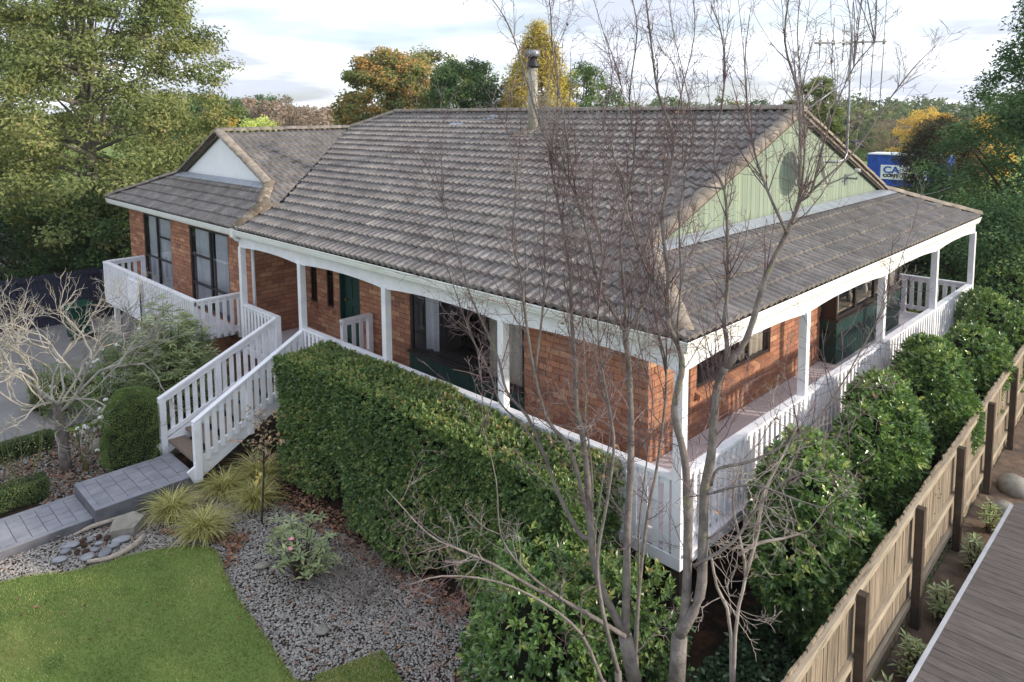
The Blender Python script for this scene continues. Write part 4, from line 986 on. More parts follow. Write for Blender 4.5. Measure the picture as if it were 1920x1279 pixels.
def crown(z0, z1, rx, ry, shape, ncl, per, rc, fill=0.35, flatz=0.7):
    """Clump centres through a crown volume; leaves round each. Returns clump centres, leaf bases, directions, normals, ids."""
    h = rng.random(ncl * 3); w = SHAPE[shape](h); keep = rng.random(len(h)) < (w + 0.15); h = h[keep][:ncl]; w = SHAPE[shape](h)
    a = rng.uniform(0, 6.283, len(h)); rad = w * np.sqrt(rng.uniform(fill, 1, len(h)))
    bump = 1 + 0.16 * np.sin(a * 3 + h * 7) + 0.10 * np.sin(a * 5 - h * 11)
    K = np.c_[np.cos(a) * rad * rx * bump, np.sin(a) * rad * ry * bump, z0 + (z1 - z0) * h]
    idx = np.repeat(np.arange(len(K)), per); n = len(idx)
    v = rdir(n); rr = rc * rng.random(n) ** 0.45 * rng.uniform(0.7, 1.2, len(K))[idx]
    C = K[idx] + v * rr[:, None] * np.array([1, 1, flatz])
    outw = unit(np.c_[K[idx][:, :2], np.full(n, 0.3)])
    Nn = unit(v * 0.7 + outw * 0.4 + np.array([0, 0, 0.6]) + rng.normal(0, 0.35, (n, 3)))
    D = unit(np.cross(Nn, rdir(n)) + outw * 0.4 + np.array([0, 0, -0.15]))
    return K, C, D, Nn, idx
def limbs(m, K, base, zfork, rt_, count, n=6, rtip=0.02, lean=0.25):
    """Trunk and limbs reaching count of the clump centres."""
    base = np.array(base, float)
    m.tube([base, base + (0.02, 0.03, zfork * 0.5), base + (0, 0, zfork)], [rt_ * 1.25, rt_, rt_ * 0.8], 8)
    sel = rng.choice(len(K), min(count, len(K)), replace=False)
    for i in sel:
        e = K[i]; s = base + np.array([0, 0, min(zfork * rng.uniform(0.45, 1.0), max(0.3, e[2] - 0.3))]); mid = s + (e - s) * 0.5 + np.array([0, 0, lean * np.linalg.norm(e - s) * 0.3]) + rng.normal(0, 0.1, 3) * np.linalg.norm(e - s) * 0.3
        r_ = rt_ * rng.uniform(0.3, 0.55)
        m.tube([s, s + (mid - s) * 0.6, mid, e], [r_, r_ * 0.75, r_ * 0.5, rtip], n, cap=False)
def tree(name, label, cat, loc, z0, z1, rx, ry, shape, ncl, per, rc, leafL, leafW, mat, bark=DBARK, fill=0.35, trunk=(1.5, 0.18, 14), flatz=0.7, group=None, tint=0.25, parent_children=True, droop=0.0, sp=0.25):
    t = thing(name, label, cat, loc, group, local=True)
    K, C, D, Nn, idx = crown(z0, z1, rx, ry, shape, ncl, per, rc, fill, flatz)
    kt = rng.random(len(K)); rv = np.clip(kt[idx] * 0.55 + rng.random(len(C)) * 0.45 + 0.0, 0, 1)
    n = len(C)
    fol('crown', C, D, Nn, leafL * rng.uniform(0.7, 1.25, n), leafW * rng.uniform(0.7, 1.2, n), mat, t, 0.2, rv, droop)
    m = MB(); limbs(m, K, (0, 0, -0.05), trunk[0], trunk[1], trunk[2]); m.build('trunk', bark, t, True)
    return t

# ================================================================== clipped hedge along the front deck
HX0, HX1, HY0, HY1, HZ = -7.45, -0.75, -1.14, -0.04, 0.87
hd = thing('hedge', 'tall box-clipped green hedge in front of the verandah', 'hedge', (-4.1, -0.64, G))
def hedge_shell(n):
    """Points and normals on a rounded, wavy box."""
    Lx, Ly, Hh = HX1 - HX0, HY1 - HY0, HZ - G
    A = np.array([Lx * Ly * 1.1, Lx * Hh, Lx * Hh * 0.35, Ly * Hh, Ly * Hh]); k = rng.choice(5, n, p=A / A.sum())
    u, v = rng.random(n), rng.random(n); P = np.zeros((n, 3)); Nn = np.zeros((n, 3))
    for f_, (ax, nr) in enumerate((('t', (0, 0, 1)), ('f', (0, -1, 0)), ('b', (0, 1, 0)), ('l', (-1, 0, 0)), ('r', (1, 0, 0)))):
        s = k == f_; Nn[s] = nr
        if ax == 't': P[s] = np.c_[HX0 + u[s] * Lx, HY0 + v[s] * Ly, np.full(s.sum(), HZ)]
        elif ax in 'fb': P[s] = np.c_[HX0 + u[s] * Lx, np.full(s.sum(), HY0 if ax == 'f' else HY1), G + 0.12 + v[s] ** 0.85 * (Hh - 0.12)]
        else: P[s] = np.c_[np.full(s.sum(), HX0 if ax == 'l' else HX1), HY0 + u[s] * Ly, G + 0.12 + v[s] ** 0.85 * (Hh - 0.12)]
    c = np.array([(HX0 + HX1) / 2, (HY0 + HY1) / 2, (HZ + G) / 2]); half = np.array([Lx / 2, Ly / 2, Hh / 2]); rr = 0.16
    q = P - c; inner = np.clip(q, -(half - rr), half - rr); dl = q - inner; ln = np.linalg.norm(dl, axis=1, keepdims=True)
    nd = np.where(ln > 1e-4, dl / (ln + 1e-9), Nn); P2 = c + inner + nd * rr
    Nn = unit(Nn * 0.3 + nd)
    # hollows at the foot of the front face where single plants show
    wob = 0.05 * noise3(P2, 1.6, 1) + 0.035 * noise3(P2, 4.0, 3) + 0.02 * noise3(P2, 9.0, 5)
    low = np.clip((-0.35 - P2[:, 2]) / 0.9, 0, 1)
    gap = np.exp(-((P2[:, 0] + 5.75) / 0.30) ** 2) + 0.9 * np.exp(-((P2[:, 0] + 3.05) / 0.35) ** 2) + 0.5 * np.exp(-((P2[:, 0] + 1.6) / 0.3) ** 2)
    wob = wob - 0.42 * low * gap * (Nn[:, 1] < -0.3)
    bul = 0.10 * np.sin((P2[:, 0] + 1.2) * 1.55) * (Nn[:, 1] < -0.3)
    taper = np.clip((P2[:, 2] - G) / 2.2, 0, 1)
    P2 = P2 + Nn * (wob + bul)[:, None]
    P2[:, 2] += np.where(Nn[:, 2] > 0.5, 0.05 * np.sin(P2[:, 0] * 1.1 + 0.6), 0)
    return P2, Nn
P, Nn = hedge_shell(22000); n = len(P)
thin = noise3(P, 3.1, 6) + 0.6 * noise3(P, 7.3, 8)
keep = (thin > -0.95) | (rng.random(n) < 0.35); P, Nn, thin = P[keep], Nn[keep], thin[keep]; n = len(P)
P = P - Nn * (0.035 + rng.random(n) ** 1.4 * 0.10 + np.clip(-thin, 0, 1) * 0.03)[:, None]
A = unit(Nn * 1.0 + rng.normal(0, 0.38, (n, 3)) + np.array([0, 0, 0.25]))
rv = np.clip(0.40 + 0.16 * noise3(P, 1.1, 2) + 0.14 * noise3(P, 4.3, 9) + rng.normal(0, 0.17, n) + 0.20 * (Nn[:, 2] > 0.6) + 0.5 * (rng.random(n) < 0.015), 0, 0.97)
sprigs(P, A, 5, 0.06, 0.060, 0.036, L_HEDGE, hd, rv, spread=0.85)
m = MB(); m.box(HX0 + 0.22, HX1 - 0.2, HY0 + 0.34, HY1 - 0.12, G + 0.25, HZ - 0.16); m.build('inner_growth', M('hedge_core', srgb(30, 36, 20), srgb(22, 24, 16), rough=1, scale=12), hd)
m = MB()
for x in np.arange(HX0 + 0.3, HX1, 0.42):
    for k in range(3):
        a = np.array([x + rng.normal(0, 0.08), HY0 + 0.45 + rng.normal(0, 0.1), G - 0.03]); b = a + np.array([rng.normal(0, 0.2), rng.normal(-0.1, 0.16), 0.9])
        m.tube([a, (a + b) / 2 + rng.normal(0, 0.04, 3), b], [0.02, 0.015, 0.009], 5)
m.build('stems', DBARK, hd, True)

# ================================================================== camellias by the fence
def bush(name, label, loc, rx, ry, h, n, leafL, leafW, mat, group=None, lobes=9, bark=DBARK, z0=0.1):
    t = thing(name, label, 'bush', loc, group, local=True)
    # lobed dome: union of lobes, leaves on their shells
    K = []; Rr = []
    for i in range(lobes):
        a = rng.uniform(0, 6.283); q = rng.random() ** 0.5 * 0.5; zz = z0 + h * rng.uniform(0.22, 0.76)
        K.append((math.cos(a) * rx * q, math.sin(a) * ry * q, zz)); Rr.append(rng.uniform(0.5, 0.68) * min(rx, ry, h * 0.6))
    K = np.array(K); Rr = np.array(Rr); Rr = np.maximum(Rr, 0.12); n = n // 6
    i = rng.choice(lobes, n * 2, p=Rr ** 2 / (Rr ** 2).sum()); v = rdir(n * 2)
    sc = np.array([rx, ry, h * 0.6]) / min(rx, ry, h * 0.6); sc = np.clip(sc, 1, 1.5)
    P_ = K[i] + v * sc * Rr[i][:, None] * rng.uniform(0.80, 1.02, n * 2)[:, None]
    ok = np.ones(len(P_), bool)
    for j in range(lobes):
        dd = np.linalg.norm((P_ - K[j]) / sc, axis=1); ok &= ~((dd < Rr[j] * 0.72) & (i != j))
    ok &= P_[:, 2] > z0
    P_, v = P_[ok][:n], v[ok][:n]; nn_ = len(P_)
    rv_ = np.clip(0.36 + 0.28 * v[:, 2] * rng.random(nn_) + rng.normal(0, 0.2, nn_) + 0.14 * noise3(P_, 4.0, 3), 0, 1)
    sprigs(P_, v * 0.8 + rng.normal(0, 0.45, (nn_, 3)) + np.array([0, 0, 0.45]), 6, 0.075, leafL, leafW, mat, t, rv_)
    core = MB(); bi = bmesh.new(); bmesh.ops.create_icosphere(bi, subdivisions=2, radius=1.0); cv = np.array([q_.co[:] for q_ in bi.verts]); cf_ = [[q_.index for q_ in f_.verts] for f_ in bi.faces]; bi.free()
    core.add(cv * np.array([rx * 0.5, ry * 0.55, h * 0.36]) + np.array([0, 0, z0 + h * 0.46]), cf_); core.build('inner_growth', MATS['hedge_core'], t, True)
    m_ = MB()
    for k in range(min(lobes, 7)):
        m_.tube([(rng.normal(0, 0.06), rng.normal(0, 0.06), -0.03), K[k] * np.array([0.4, 0.4, 0.5]), K[k]], [0.028, 0.018, 0.01], 5)
    m_.build('stems', bark, t, True)
    return t
cl = ['glossy camellia bush beside the corner post, nearest the bare tree', 'glossy camellia bush second along the side deck balustrade', 'broad glossy camellia bush beside the green bay window', 'glossy camellia bush beside the far verandah post', 'glossy camellia bush at the far end of the side deck', 'dense camellia bush beyond the end of the deck']
for i, (x, y, rx, ry, h) in enumerate([(0.92, 1.6, 0.66, 0.92, 2.75), (0.88, 4.0, 0.64, 0.95, 2.75), (0.86, 6.4, 0.64, 1.0, 2.7), (0.82, 8.9, 0.64, 1.05, 2.75), (0.78, 11.5, 0.68, 1.15, 2.75), (0.3, 14.4, 1.1, 1.5, 2.9)]):
    bush('camellia_bush', cl[i], (x, y, G), rx, ry, h, 30000 if i < 3 else 18000, 0.088, 0.046, L_CAM, 'camellia bushes between deck and fence', lobes=12)
bush('laurel_bush', 'glossy low laurel bush under the bare tree in front of the hedge', (-0.75, -1.75, G), 0.95, 0.75, 1.75, 13000, 0.085, 0.042, L_CAM, lobes=14)
bush('laurel_bush', 'mottled leafy bush filling the gap between hedge end and bare tree', (0.0, -1.2, G), 0.75, 0.6, 1.9, 9000, 0.07, 0.036, L_HEDGE, lobes=12)
# ivy over the ground between deck corner and fence
P2 = sample([(-0.6, -3.4), (1.62, -3.4), (1.68, -0.2), (1.55, 6.0), (0.3, 6.0), (0.25, -0.1), (-0.3, -0.5)], 26000)
z = G + 0.05 + 0.30 * (0.5 + 0.5 * noise3(np.c_[P2, np.zeros(len(P2))], 2.3, 4)) * rng.random(len(P2))
z += 0.9 * np.clip((P2[:, 0] - 1.2) / 0.45, 0, 1) * rng.random(len(P2)) * (P2[:, 1] < 0.4)
n = len(P2); Nl = unit(np.c_[rng.normal(0, 0.5, (n, 2)), np.ones(n)]); D = np.cross(Nl, rdir(n))
V, F, r_ = leaves(np.c_[P2, z], D, Nl, rng.uniform(0.05, 0.09, n), rng.uniform(0.04, 0.06, n), 0.15)
o = place('ivy', mesh_np('ivy', V, F, L_IVY, False, r_)); o['kind'] = 'stuff'; o['label'] = 'dark ivy covering the ground between the deck corner and the fence'; o['category'] = 'ivy'

# ================================================================== bare tree in front of the corner
STEMS = [
([(1.16,-1.88,0.2),(1.15,-1.83,0.59)],0.1,0.09),
([(1.15,-1.83,0.59),(1.16,-1.76,0.83),(1.13,-1.69,1.33),(1.09,-1.65,1.75),(1.04,-1.62,2.08),(0.95,-1.64,2.41),(0.94,-1.59,2.62),(0.95,-1.53,2.83),(0.9,-1.52,3.0),(0.82,-1.55,3.18),(0.79,-1.53,3.39),(0.77,-1.49,3.6),(0.69,-1.48,4.07),(0.69,-1.41,4.35),(0.69,-1.32,4.8),(0.56,-1.37,5.19),(0.48,-1.37,5.63),(0.38,-1.35,6.21)],0.062,0.01),
([(1.15,-1.83,0.59),(1.27,-1.72,0.96),(1.28,-1.7,1.4),(1.28,-1.69,1.89),(1.32,-1.67,2.19),(1.34,-1.67,2.47),(1.36,-1.66,2.82),(1.42,-1.64,2.97)],0.066,0.042),
([(1.42,-1.64,2.97),(1.53,-1.51,3.21),(1.61,-1.37,3.71),(1.71,-1.24,4.05),(1.77,-1.16,4.32),(1.76,-1.15,4.53),(1.75,-1.14,4.85),(1.71,-1.13,5.2),(1.62,-1.19,5.59),(1.63,-1.12,6.08)],0.04,0.008),
([(1.42,-1.64,2.97),(1.39,-1.58,3.16),(1.34,-1.54,3.31),(1.32,-1.45,3.61),(1.26,-1.38,4.11),(1.2,-1.33,4.38),(1.1,-1.34,4.62),(1.1,-1.19,5.22),(1.04,-1.13,5.66),(0.93,-1.13,5.94)],0.03,0.007),
([(1.8,-1.21,4.32),(1.88,-1.2,4.4),(1.94,-1.18,4.72),(2.02,-1.14,5.06),(2.12,-1.08,5.36),(2.24,-1.01,5.54)],0.018,0.005),
([(1.72,-1.26,4.06),(1.54,-1.26,4.4),(1.38,-1.23,4.81),(1.26,-1.14,5.4),(1.22,-1.0,5.84)],0.02,0.005),
([(0.8,-1.98,0.05),(0.71,-2.0,0.45)],0.09,0.085),
([(0.71,-2.0,0.45),(0.67,-1.93,0.86),(0.62,-1.86,1.27),(0.58,-1.77,1.69),(0.54,-1.7,2.03),(0.49,-1.64,2.35),(0.43,-1.59,2.71),(0.36,-1.56,3.02)],0.055,0.036),
([(0.36,-1.56,3.02),(0.2,-1.7,3.39),(0.17,-1.75,3.57),(0.01,-1.84,4.28),(-0.22,-2.03,4.84),(-0.4,-2.14,5.54),(-0.5,-2.23,5.88),(-0.59,-2.34,6.08)],0.026,0.006),
([(0.36,-1.56,3.02),(0.42,-1.36,3.24),(0.4,-1.24,3.5),(0.24,-1.24,3.89),(0.08,-1.23,4.4),(-0.06,-1.22,4.72),(-0.07,-1.05,5.25),(-0.28,-1.07,5.81)],0.024,0.006),
([(0.36,-1.56,3.02),(0.35,-1.55,3.32),(0.29,-1.54,3.91),(0.34,-1.41,4.59),(0.28,-1.41,5.17),(0.3,-1.33,5.75),(0.23,-1.36,6.18)],0.022,0.006),
([(0.71,-2.0,0.45),(0.5,-2.1,0.9),(0.41,-2.1,1.27),(0.32,-2.05,1.8),(0.23,-2.03,2.23),(0.17,-2.02,2.38),(0.12,-1.98,2.74),(0.04,-1.94,3.18),(-0.01,-1.9,3.55),(-0.14,-1.89,4.13),(-0.25,-1.89,4.59),(-0.27,-1.77,5.18),(-0.35,-1.73,5.68)],0.055,0.007),
([(0.39,-2.07,1.25),(0.27,-2.1,1.26),(0.07,-2.17,1.61),(-0.07,-2.18,1.89),(-0.25,-2.22,2.23),(-0.44,-2.3,2.44),(-0.56,-2.29,2.73),(-0.74,-2.33,3.06),(-0.9,-2.36,3.36),(-1.08,-2.38,3.86),(-1.22,-2.39,4.16)],0.034,0.006),
([(0.39,-2.07,1.25),(0.33,-2.12,1.64),(0.23,-2.2,2.1),(0.11,-2.33,2.33),(0.02,-2.41,2.75),(-0.05,-2.45,3.27),(-0.08,-2.47,3.63),(-0.13,-2.52,3.94),(-0.12,-2.49,4.45),(-0.19,-2.53,4.95)],0.032,0.006),
([(0.77,-2.08,0.52),(0.47,-2.42,0.83),(0.29,-2.67,1.01),(0.06,-2.96,1.27),(-0.11,-3.2,1.44),(-0.25,-3.41,1.61),(-0.46,-3.66,2.01)],0.03,0.006),
([(0.49,-2.45,0.85),(0.25,-2.68,1.1),(0.09,-2.83,1.36),(0.04,-2.88,1.58),(0.01,-2.88,1.97),(-0.08,-2.94,2.42)],0.018,0.005),
([(0.88,-2.54,0.44),(0.8,-2.71,0.9),(0.63,-2.97,1.22),(0.42,-3.28,1.45),(0.2,-3.63,1.56),(0.08,-3.89,1.55)],0.022,0.005),
([(1.35,-1.71,1.97),(1.42,-1.72,2.14),(1.64,-1.57,2.23),(1.92,-1.36,2.47),(2.11,-1.22,2.77),(2.33,-1.01,3.37),(2.41,-0.99,3.59)],0.022,0.004),
([(1.37,-1.71,1.91),(1.66,-1.61,2.05),(1.99,-1.5,2.0),(2.23,-1.47,2.03),(2.39,-1.49,2.29)],0.015,0.004),
([(1.24,-1.78,1.24),(1.5,-1.61,1.49),(1.66,-1.52,1.82),(1.86,-1.39,2.09),(2.08,-1.26,2.24),(2.19,-1.21,2.57)],0.022,0.005),
([(0.68,-1.8,0.13),(0.64,-1.69,0.73),(0.63,-1.55,1.38),(0.64,-1.41,1.84),(0.62,-1.26,2.61),(0.49,-1.25,3.09),(0.41,-1.19,3.68),(0.31,-1.15,4.17)],0.03,0.006),
([(0.8,-2.22,0.29),(0.69,-2.29,0.81),(0.64,-2.31,1.27),(0.68,-2.22,1.82),(0.7,-2.17,2.32),(0.61,-2.21,2.87),(0.57,-2.23,3.32),(0.58,-2.18,3.85),(0.5,-2.22,4.29)],0.028,0.006),
]
def polyline(pts, k=3):
    """Smooth a coarse polyline."""
    p = np.array(pts, float); n = len(p)
    if n < 3: return p
    t = np.linspace(0, n - 1, (n - 1) * k + 1); i = np.clip(t.astype(int), 0, n - 2); s = (t - i)[:, None]
    g = np.gradient(p, axis=0)
    h00, h10, h01, h11 = 2 * s**3 - 3 * s**2 + 1, s**3 - 2 * s**2 + s, -2 * s**3 + 3 * s**2, s**3 - s**2
    return h00 * p[i] + h10 * g[i] + h01 * p[i + 1] + h11 * g[i + 1]
bt = thing('bare_tree', 'leafless many-stemmed tree with reddish twigs in front of the verandah corner', 'tree', (0.95, -1.95, G))
tr = MB(); tw = MB()
tr.tube([(1.10, -2.0, G - 0.05), (1.13, -1.95, -0.7), (1.16, -1.88, 0.2)], [0.12, 0.085, 0.070], 10)
tr.tube([(0.86, -2.02, G - 0.05), (0.82, -2.0, -0.8), (0.80, -1.98, 0.05)], [0.10, 0.072, 0.060], 10)
for x, y, z1 in ((0.68, -1.8, 0.13), (0.8, -2.22, 0.29), (0.88, -2.54, 0.44)):
    tr.tube([(0.9 + (x - 0.9) * 0.6, -2.0 + (y + 2.0) * 0.6, G - 0.05), (x, y, z1)], [0.045, 0.03], 7)
def twig(p, d, L, r, lvl):
    k = 4 if lvl < 2 else (3 if lvl < 3 else 2)
    pts = [p]; dd = d / np.linalg.norm(d); q = p.copy()
    for i in range(k):
        dd = dd + rng.normal(0, 0.13, 3) + np.array([0, 0, 0.13 if lvl < 2 else 0.03]); dd /= np.linalg.norm(dd)
        q = q + dd * L / k; pts.append(q.copy())
    pts = np.array(pts); rad = np.linspace(r, max(r * 0.4, 0.0013), k + 1)
    tw.tube(pts, rad, 4 if r > 0.006 else 3, cap=False)
    if lvl >= 3: return
    nch = {1: int(2 + L * 8), 2: int(1 + L * 11)}[lvl]
    for j in range(nch):
        s = rng.uniform(0.12, 0.98); i = min(int(s * k), k - 1); f_ = s * k - i
        b = pts[i] * (1 - f_) + pts[i + 1] * f_; t_ = unit(pts[i + 1] - pts[i])
        sd = np.cross(t_, rdir(1)[0]); sd /= np.linalg.norm(sd) + 1e-9
        ang = rng.uniform(0.55, 1.25)
        twig(b, t_ * math.cos(ang) + sd * math.sin(ang), L * rng.uniform(0.2, 0.5) * (1 if lvl == 1 else 0.55) + 0.03, max(r * 0.45, 0.0017), lvl + 1)
extra = []
for pts, ra, rb_ in STEMS:
    p = np.array(pts, float)
    if len(p) < 6 or p[-1][2] < 4.0: continue
    for q in range(1):
        i0 = rng.integers(1, len(p) - 4); w = p[i0:].copy(); gr = np.linspace(0, 1, len(w))[:, None]; off = rng.normal(0, 0.42, 3) * np.array([1, 1, 0.35]); w = w + off * np.sqrt(gr) + rng.normal(0, 0.03, w.shape) * gr
        extra.append((w.tolist(), rng.uniform(0.011, 0.017), 0.004))
for si, (pts, ra, rb_) in enumerate(STEMS + extra):
    p = polyline(pts); k = len(p); rad = ra + (rb_ - ra) * np.linspace(0, 1, k) ** 0.85
    rad = rad * 0.72; tr.tube(p, rad * (1 + 0.06 * np.sin(np.arange(k) * 2.3)), 8 if ra > 0.03 else 6, cap=True)
    seg = np.linalg.norm(np.diff(p, axis=0), axis=1); Lt = seg.sum()
    nb_ = int(Lt * (9.5 if ra < 0.06 else 9.0))
    for j in range(nb_):
        s = rng.uniform(0.10, 1.0) ** 0.8; i = min(int(s * (k - 1)), k - 2)
        b = p[i] + (p[i + 1] - p[i]) * rng.random(); t_ = unit(p[i + 1] - p[i])
        sd = np.cross(t_, rdir(1)[0]); sd /= np.linalg.norm(sd) + 1e-9
        lowz = b[2] < 2.3
        if lowz and rng.random() < 0.45: continue
        ang = rng.uniform(0.7, 1.35) if lowz else rng.uniform(0.3, 0.75)
        twig(b, t_ * math.cos(ang) + sd * math.sin(ang), rng.uniform(0.18, 0.75) * (1.0 if b[2] < 4.5 else 0.75), min(rad[i] * 0.5, 0.0060), 1)
for j in range(150):     # upright water shoots
    s = STEMS[rng.integers(1, len(STEMS))]; p = np.array(s[0], float); b = p[rng.integers(len(p) // 2, len(p))]
    if b[2] < 2.3 or b[2] > 5.6: continue
    twig(b, np.array([rng.normal(0, 0.12), rng.normal(0, 0.12), 1.0]), rng.uniform(0.5, 1.25), rng.uniform(0.0035, 0.006), 2)
tr.build('trunk', BARK, bt, True); tw.build('twigs', TWIG, bt, False)
n = 90; base = np.vstack(tw.V); C = base[rng.integers(0, len(base), n)]
fol('dry_leaves', C, rdir(n) + np.array([0, 0, -0.8]), rdir(n), rng.uniform(0.03, 0.06, n), rng.uniform(0.02, 0.035, n), L_DEAD, bt)

# pale bare shrub beside it
def grow(m, p, d, L, r, lvl, mx, up_=0.05, spread=0.7, kids=(3, 4), wob=0.16, ratio=0.62, rmin=0.003):
    k = 4; pts = [p]; dd = d / np.linalg.norm(d); q = p.copy()
    for i in range(k):
        dd = unit(dd + rng.normal(0, wob, 3) + np.array([0, 0, up_])); q = q + dd * L / k; pts.append(q.copy())
    pts = np.array(pts); m.tube(pts, np.linspace(r, max(r * 0.62, rmin * 0.7), k + 1), 6 if r > 0.012 else (4 if r > 0.006 else 3), cap=False)
    if lvl >= mx: return
    for j in range(rng.integers(kids[0], kids[1] + 1)):
        s = rng.uniform(0.45, 1.0) if j else 1.0; i = min(int(s * k), k - 1); b = pts[i] + (pts[i + 1] - pts[i]) * (s * k - i)
        t_ = unit(pts[min(i + 1, k)] - pts[i] + 1e-9); sd = np.cross(t_, rdir(1)[0]); sd /= np.linalg.norm(sd) + 1e-9
        a = rng.uniform(0.3, 1.0) * spread
        grow(m, b, t_ * math.cos(a) + sd * math.sin(a), L * ratio * rng.uniform(0.75, 1.2), max(r * 0.62, rmin), lvl + 1, mx, up_, spread, kids, wob, ratio, rmin)
ps = thing('bare_shrub', 'tangled pale bare shrub between the bare tree and the camellia', 'shrub', (1.32, -1.1, G))
m = MB()
for w in ([(1.30, -1.12, G), (1.31, -1.15, 0.31), (1.34, -1.04, 0.84), (1.28, -1.05, 1.18), (1.21, -1.06, 1.52), (1.24, -0.98, 1.9)], [(1.34, -1.04, 0.84), (1.39, -0.93, 1.23), (1.4, -0.87, 1.56), (1.51, -0.71, 1.94), (1.59, -0.58, 2.23)], [(1.27, -1.12, G), (1.28, -1.17, 0.31), (1.16, -1.23, 0.75), (1.09, -1.25, 1.08), (1.02, -1.31, 1.18)], [(1.28, -1.07, 1.03), (1.39, -0.94, 1.13), (1.56, -0.77, 1.18), (1.66, -0.66, 1.22)]):
    p = polyline(w); m.tube(p, np.linspace(0.020, 0.007, len(p)), 6)
    for j in range(6):
        b = p[rng.integers(len(p) // 3, len(p))]; grow(m, b, rdir(1)[0] + np.array([0, 0, 0.35]), rng.uniform(0.2, 0.42), 0.006, 1, 4, 0.05, 0.9, (2, 3), 0.2, 0.68, 0.0026)
m.build('branches', PALETWIG, ps, True)
# ================================================================== garden plants near the stairs
def rosettes(tips, per, L, W, up_=0.25):
    n = len(tips) * per; idx = np.repeat(np.arange(len(tips)), per); a = np.tile(np.arange(per) * 6.283 / per, len(tips)) + np.repeat(rng.random(len(tips)) * 6, per)
    el = rng.uniform(-0.15, 0.75, n); D = np.c_[np.cos(a) * np.cos(el), np.sin(a) * np.cos(el), np.sin(el)]
    Nn = np.c_[-np.cos(a) * np.sin(el), -np.sin(a) * np.sin(el), np.cos(el)]
    return np.array(tips)[idx] + D * 0.01, D, Nn, L * rng.uniform(0.75, 1.2, n), np.full(n, W), np.clip(np.repeat(rng.random(len(tips)), per) * 0.6 + rng.random(n) * 0.4, 0, 1)
def rhodo(label, loc, tips_n, rx, ry, z0, z1, L, W, mat, name='rhododendron', per=8, blossoms=()):
    t = thing(name, label, 'bush', loc, None, local=True)
    v = rdir(tips_n); v[:, 2] = np.abs(v[:, 2]); q = rng.uniform(0.55, 1.0, tips_n)[:, None]
    tips = v * q * np.array([rx, ry, z1 - z0]) + np.array([0, 0, z0]); tips *= 1 + 0.1 * noise3(tips, 3.0, 3)[:, None]
    C, D, Nn, L_, W_, rv = rosettes(tips, per, L, W)
    fol('foliage', C, D, Nn, L_, W_, mat, t, 0.12, rv, 0.12)
    m = MB()
    for p in tips[:: max(1, tips_n // 45)]: m.tube([(rng.normal(0, 0.06), rng.normal(0, 0.06), -0.03), (p[0] * 0.5, p[1] * 0.5, p[2] * 0.45), p], [0.010 + 0.008 * (rx > 1), 0.007 + 0.005 * (rx > 1), 0.004], 5, cap=False)
    m.build('stems', DBARK, t, True)
    for b in blossoms:
        mb = MB()
        for k in range(5):
            a = k * 6.283 / 5; d = np.array([math.cos(a) * 0.8, math.sin(a) * 0.8, 0.5]); s = np.cross(d, (0, 0, 1)); s = s / np.linalg.norm(s) * 0.018; q = np.array(b)
            mb.add([q, q + d * 0.03 + s, q + d * 0.055, q + d * 0.03 - s], [(0, 1, 2), (0, 2, 3)])
        mb.build('pink_blossom', PINK, t)
    return t
rhodo('large pale green rhododendron beside the white balcony and stairs', (-11.75, -1.3, G), 820, 1.75, 1.0, 0.25, 2.5, 0.17, 0.052, L_RHODO)
rhodo('leafy rhododendron skirt of loose stems next to the dwarf spruce', (-12.3, -2.35, G), 130, 0.9, 0.5, 0.1, 1.3, 0.13, 0.03, L_ROSE, name='shrub')
rhodo('small open rhododendron with pink blossoms on the pebble bed', (-4.75, -2.15, G), 58, 0.72, 0.5, 0.25, 0.95, 0.13, 0.045, L_RHODO, per=7, blossoms=((0.25, -0.28, 0.78), (0.3, -0.33, 0.68)))
# dwarf spruce, a dense rounded column
t = thing('dwarf_spruce', 'dense rounded dwarf spruce beside the foot of the stairs', 'shrub', (-10.05, -2.62, G), None, local=True)
n = 38000; h = rng.random(n) ** 0.8; a = rng.uniform(0, 6.283, n); wv = np.where(h < 0.55, 0.60 + 0.06 * np.sin(h * 9), 0.62 * np.sqrt(np.clip(1 - ((h - 0.55) / 0.47) ** 2, 0, 1)))
wv = wv * (1 + 0.05 * np.sin(a * 5 + h * 8) + 0.05 * np.sin(a * 9 - h * 20)); q = 1 - 0.16 * rng.random(n) ** 2
P = np.c_[np.cos(a) * wv * q, np.sin(a) * wv * q * 0.9, 0.03 + h * 1.38]; P += 0.03 * np.sin(P[:, [1, 2, 0]] * 17)
out = unit(np.c_[np.cos(a), np.sin(a), h * 0.9]); D = unit(out + rng.normal(0, 0.55, (n, 3)) + np.array([0, 0, 0.1])); Nl = rdir(n)
fol('foliage', P, D, Nl, rng.uniform(0.018, 0.04, n), rng.uniform(0.006, 0.011, n), L_SPRUCE, t, 0.1)
m = MB(); m.lathe((0, 0, -0.02), [(0.45, 0), (0.5, 0.6), (0.42, 1.05), (0.1, 1.32)], 12); m.build('inner_growth', MATS['hedge_core'], t, True)
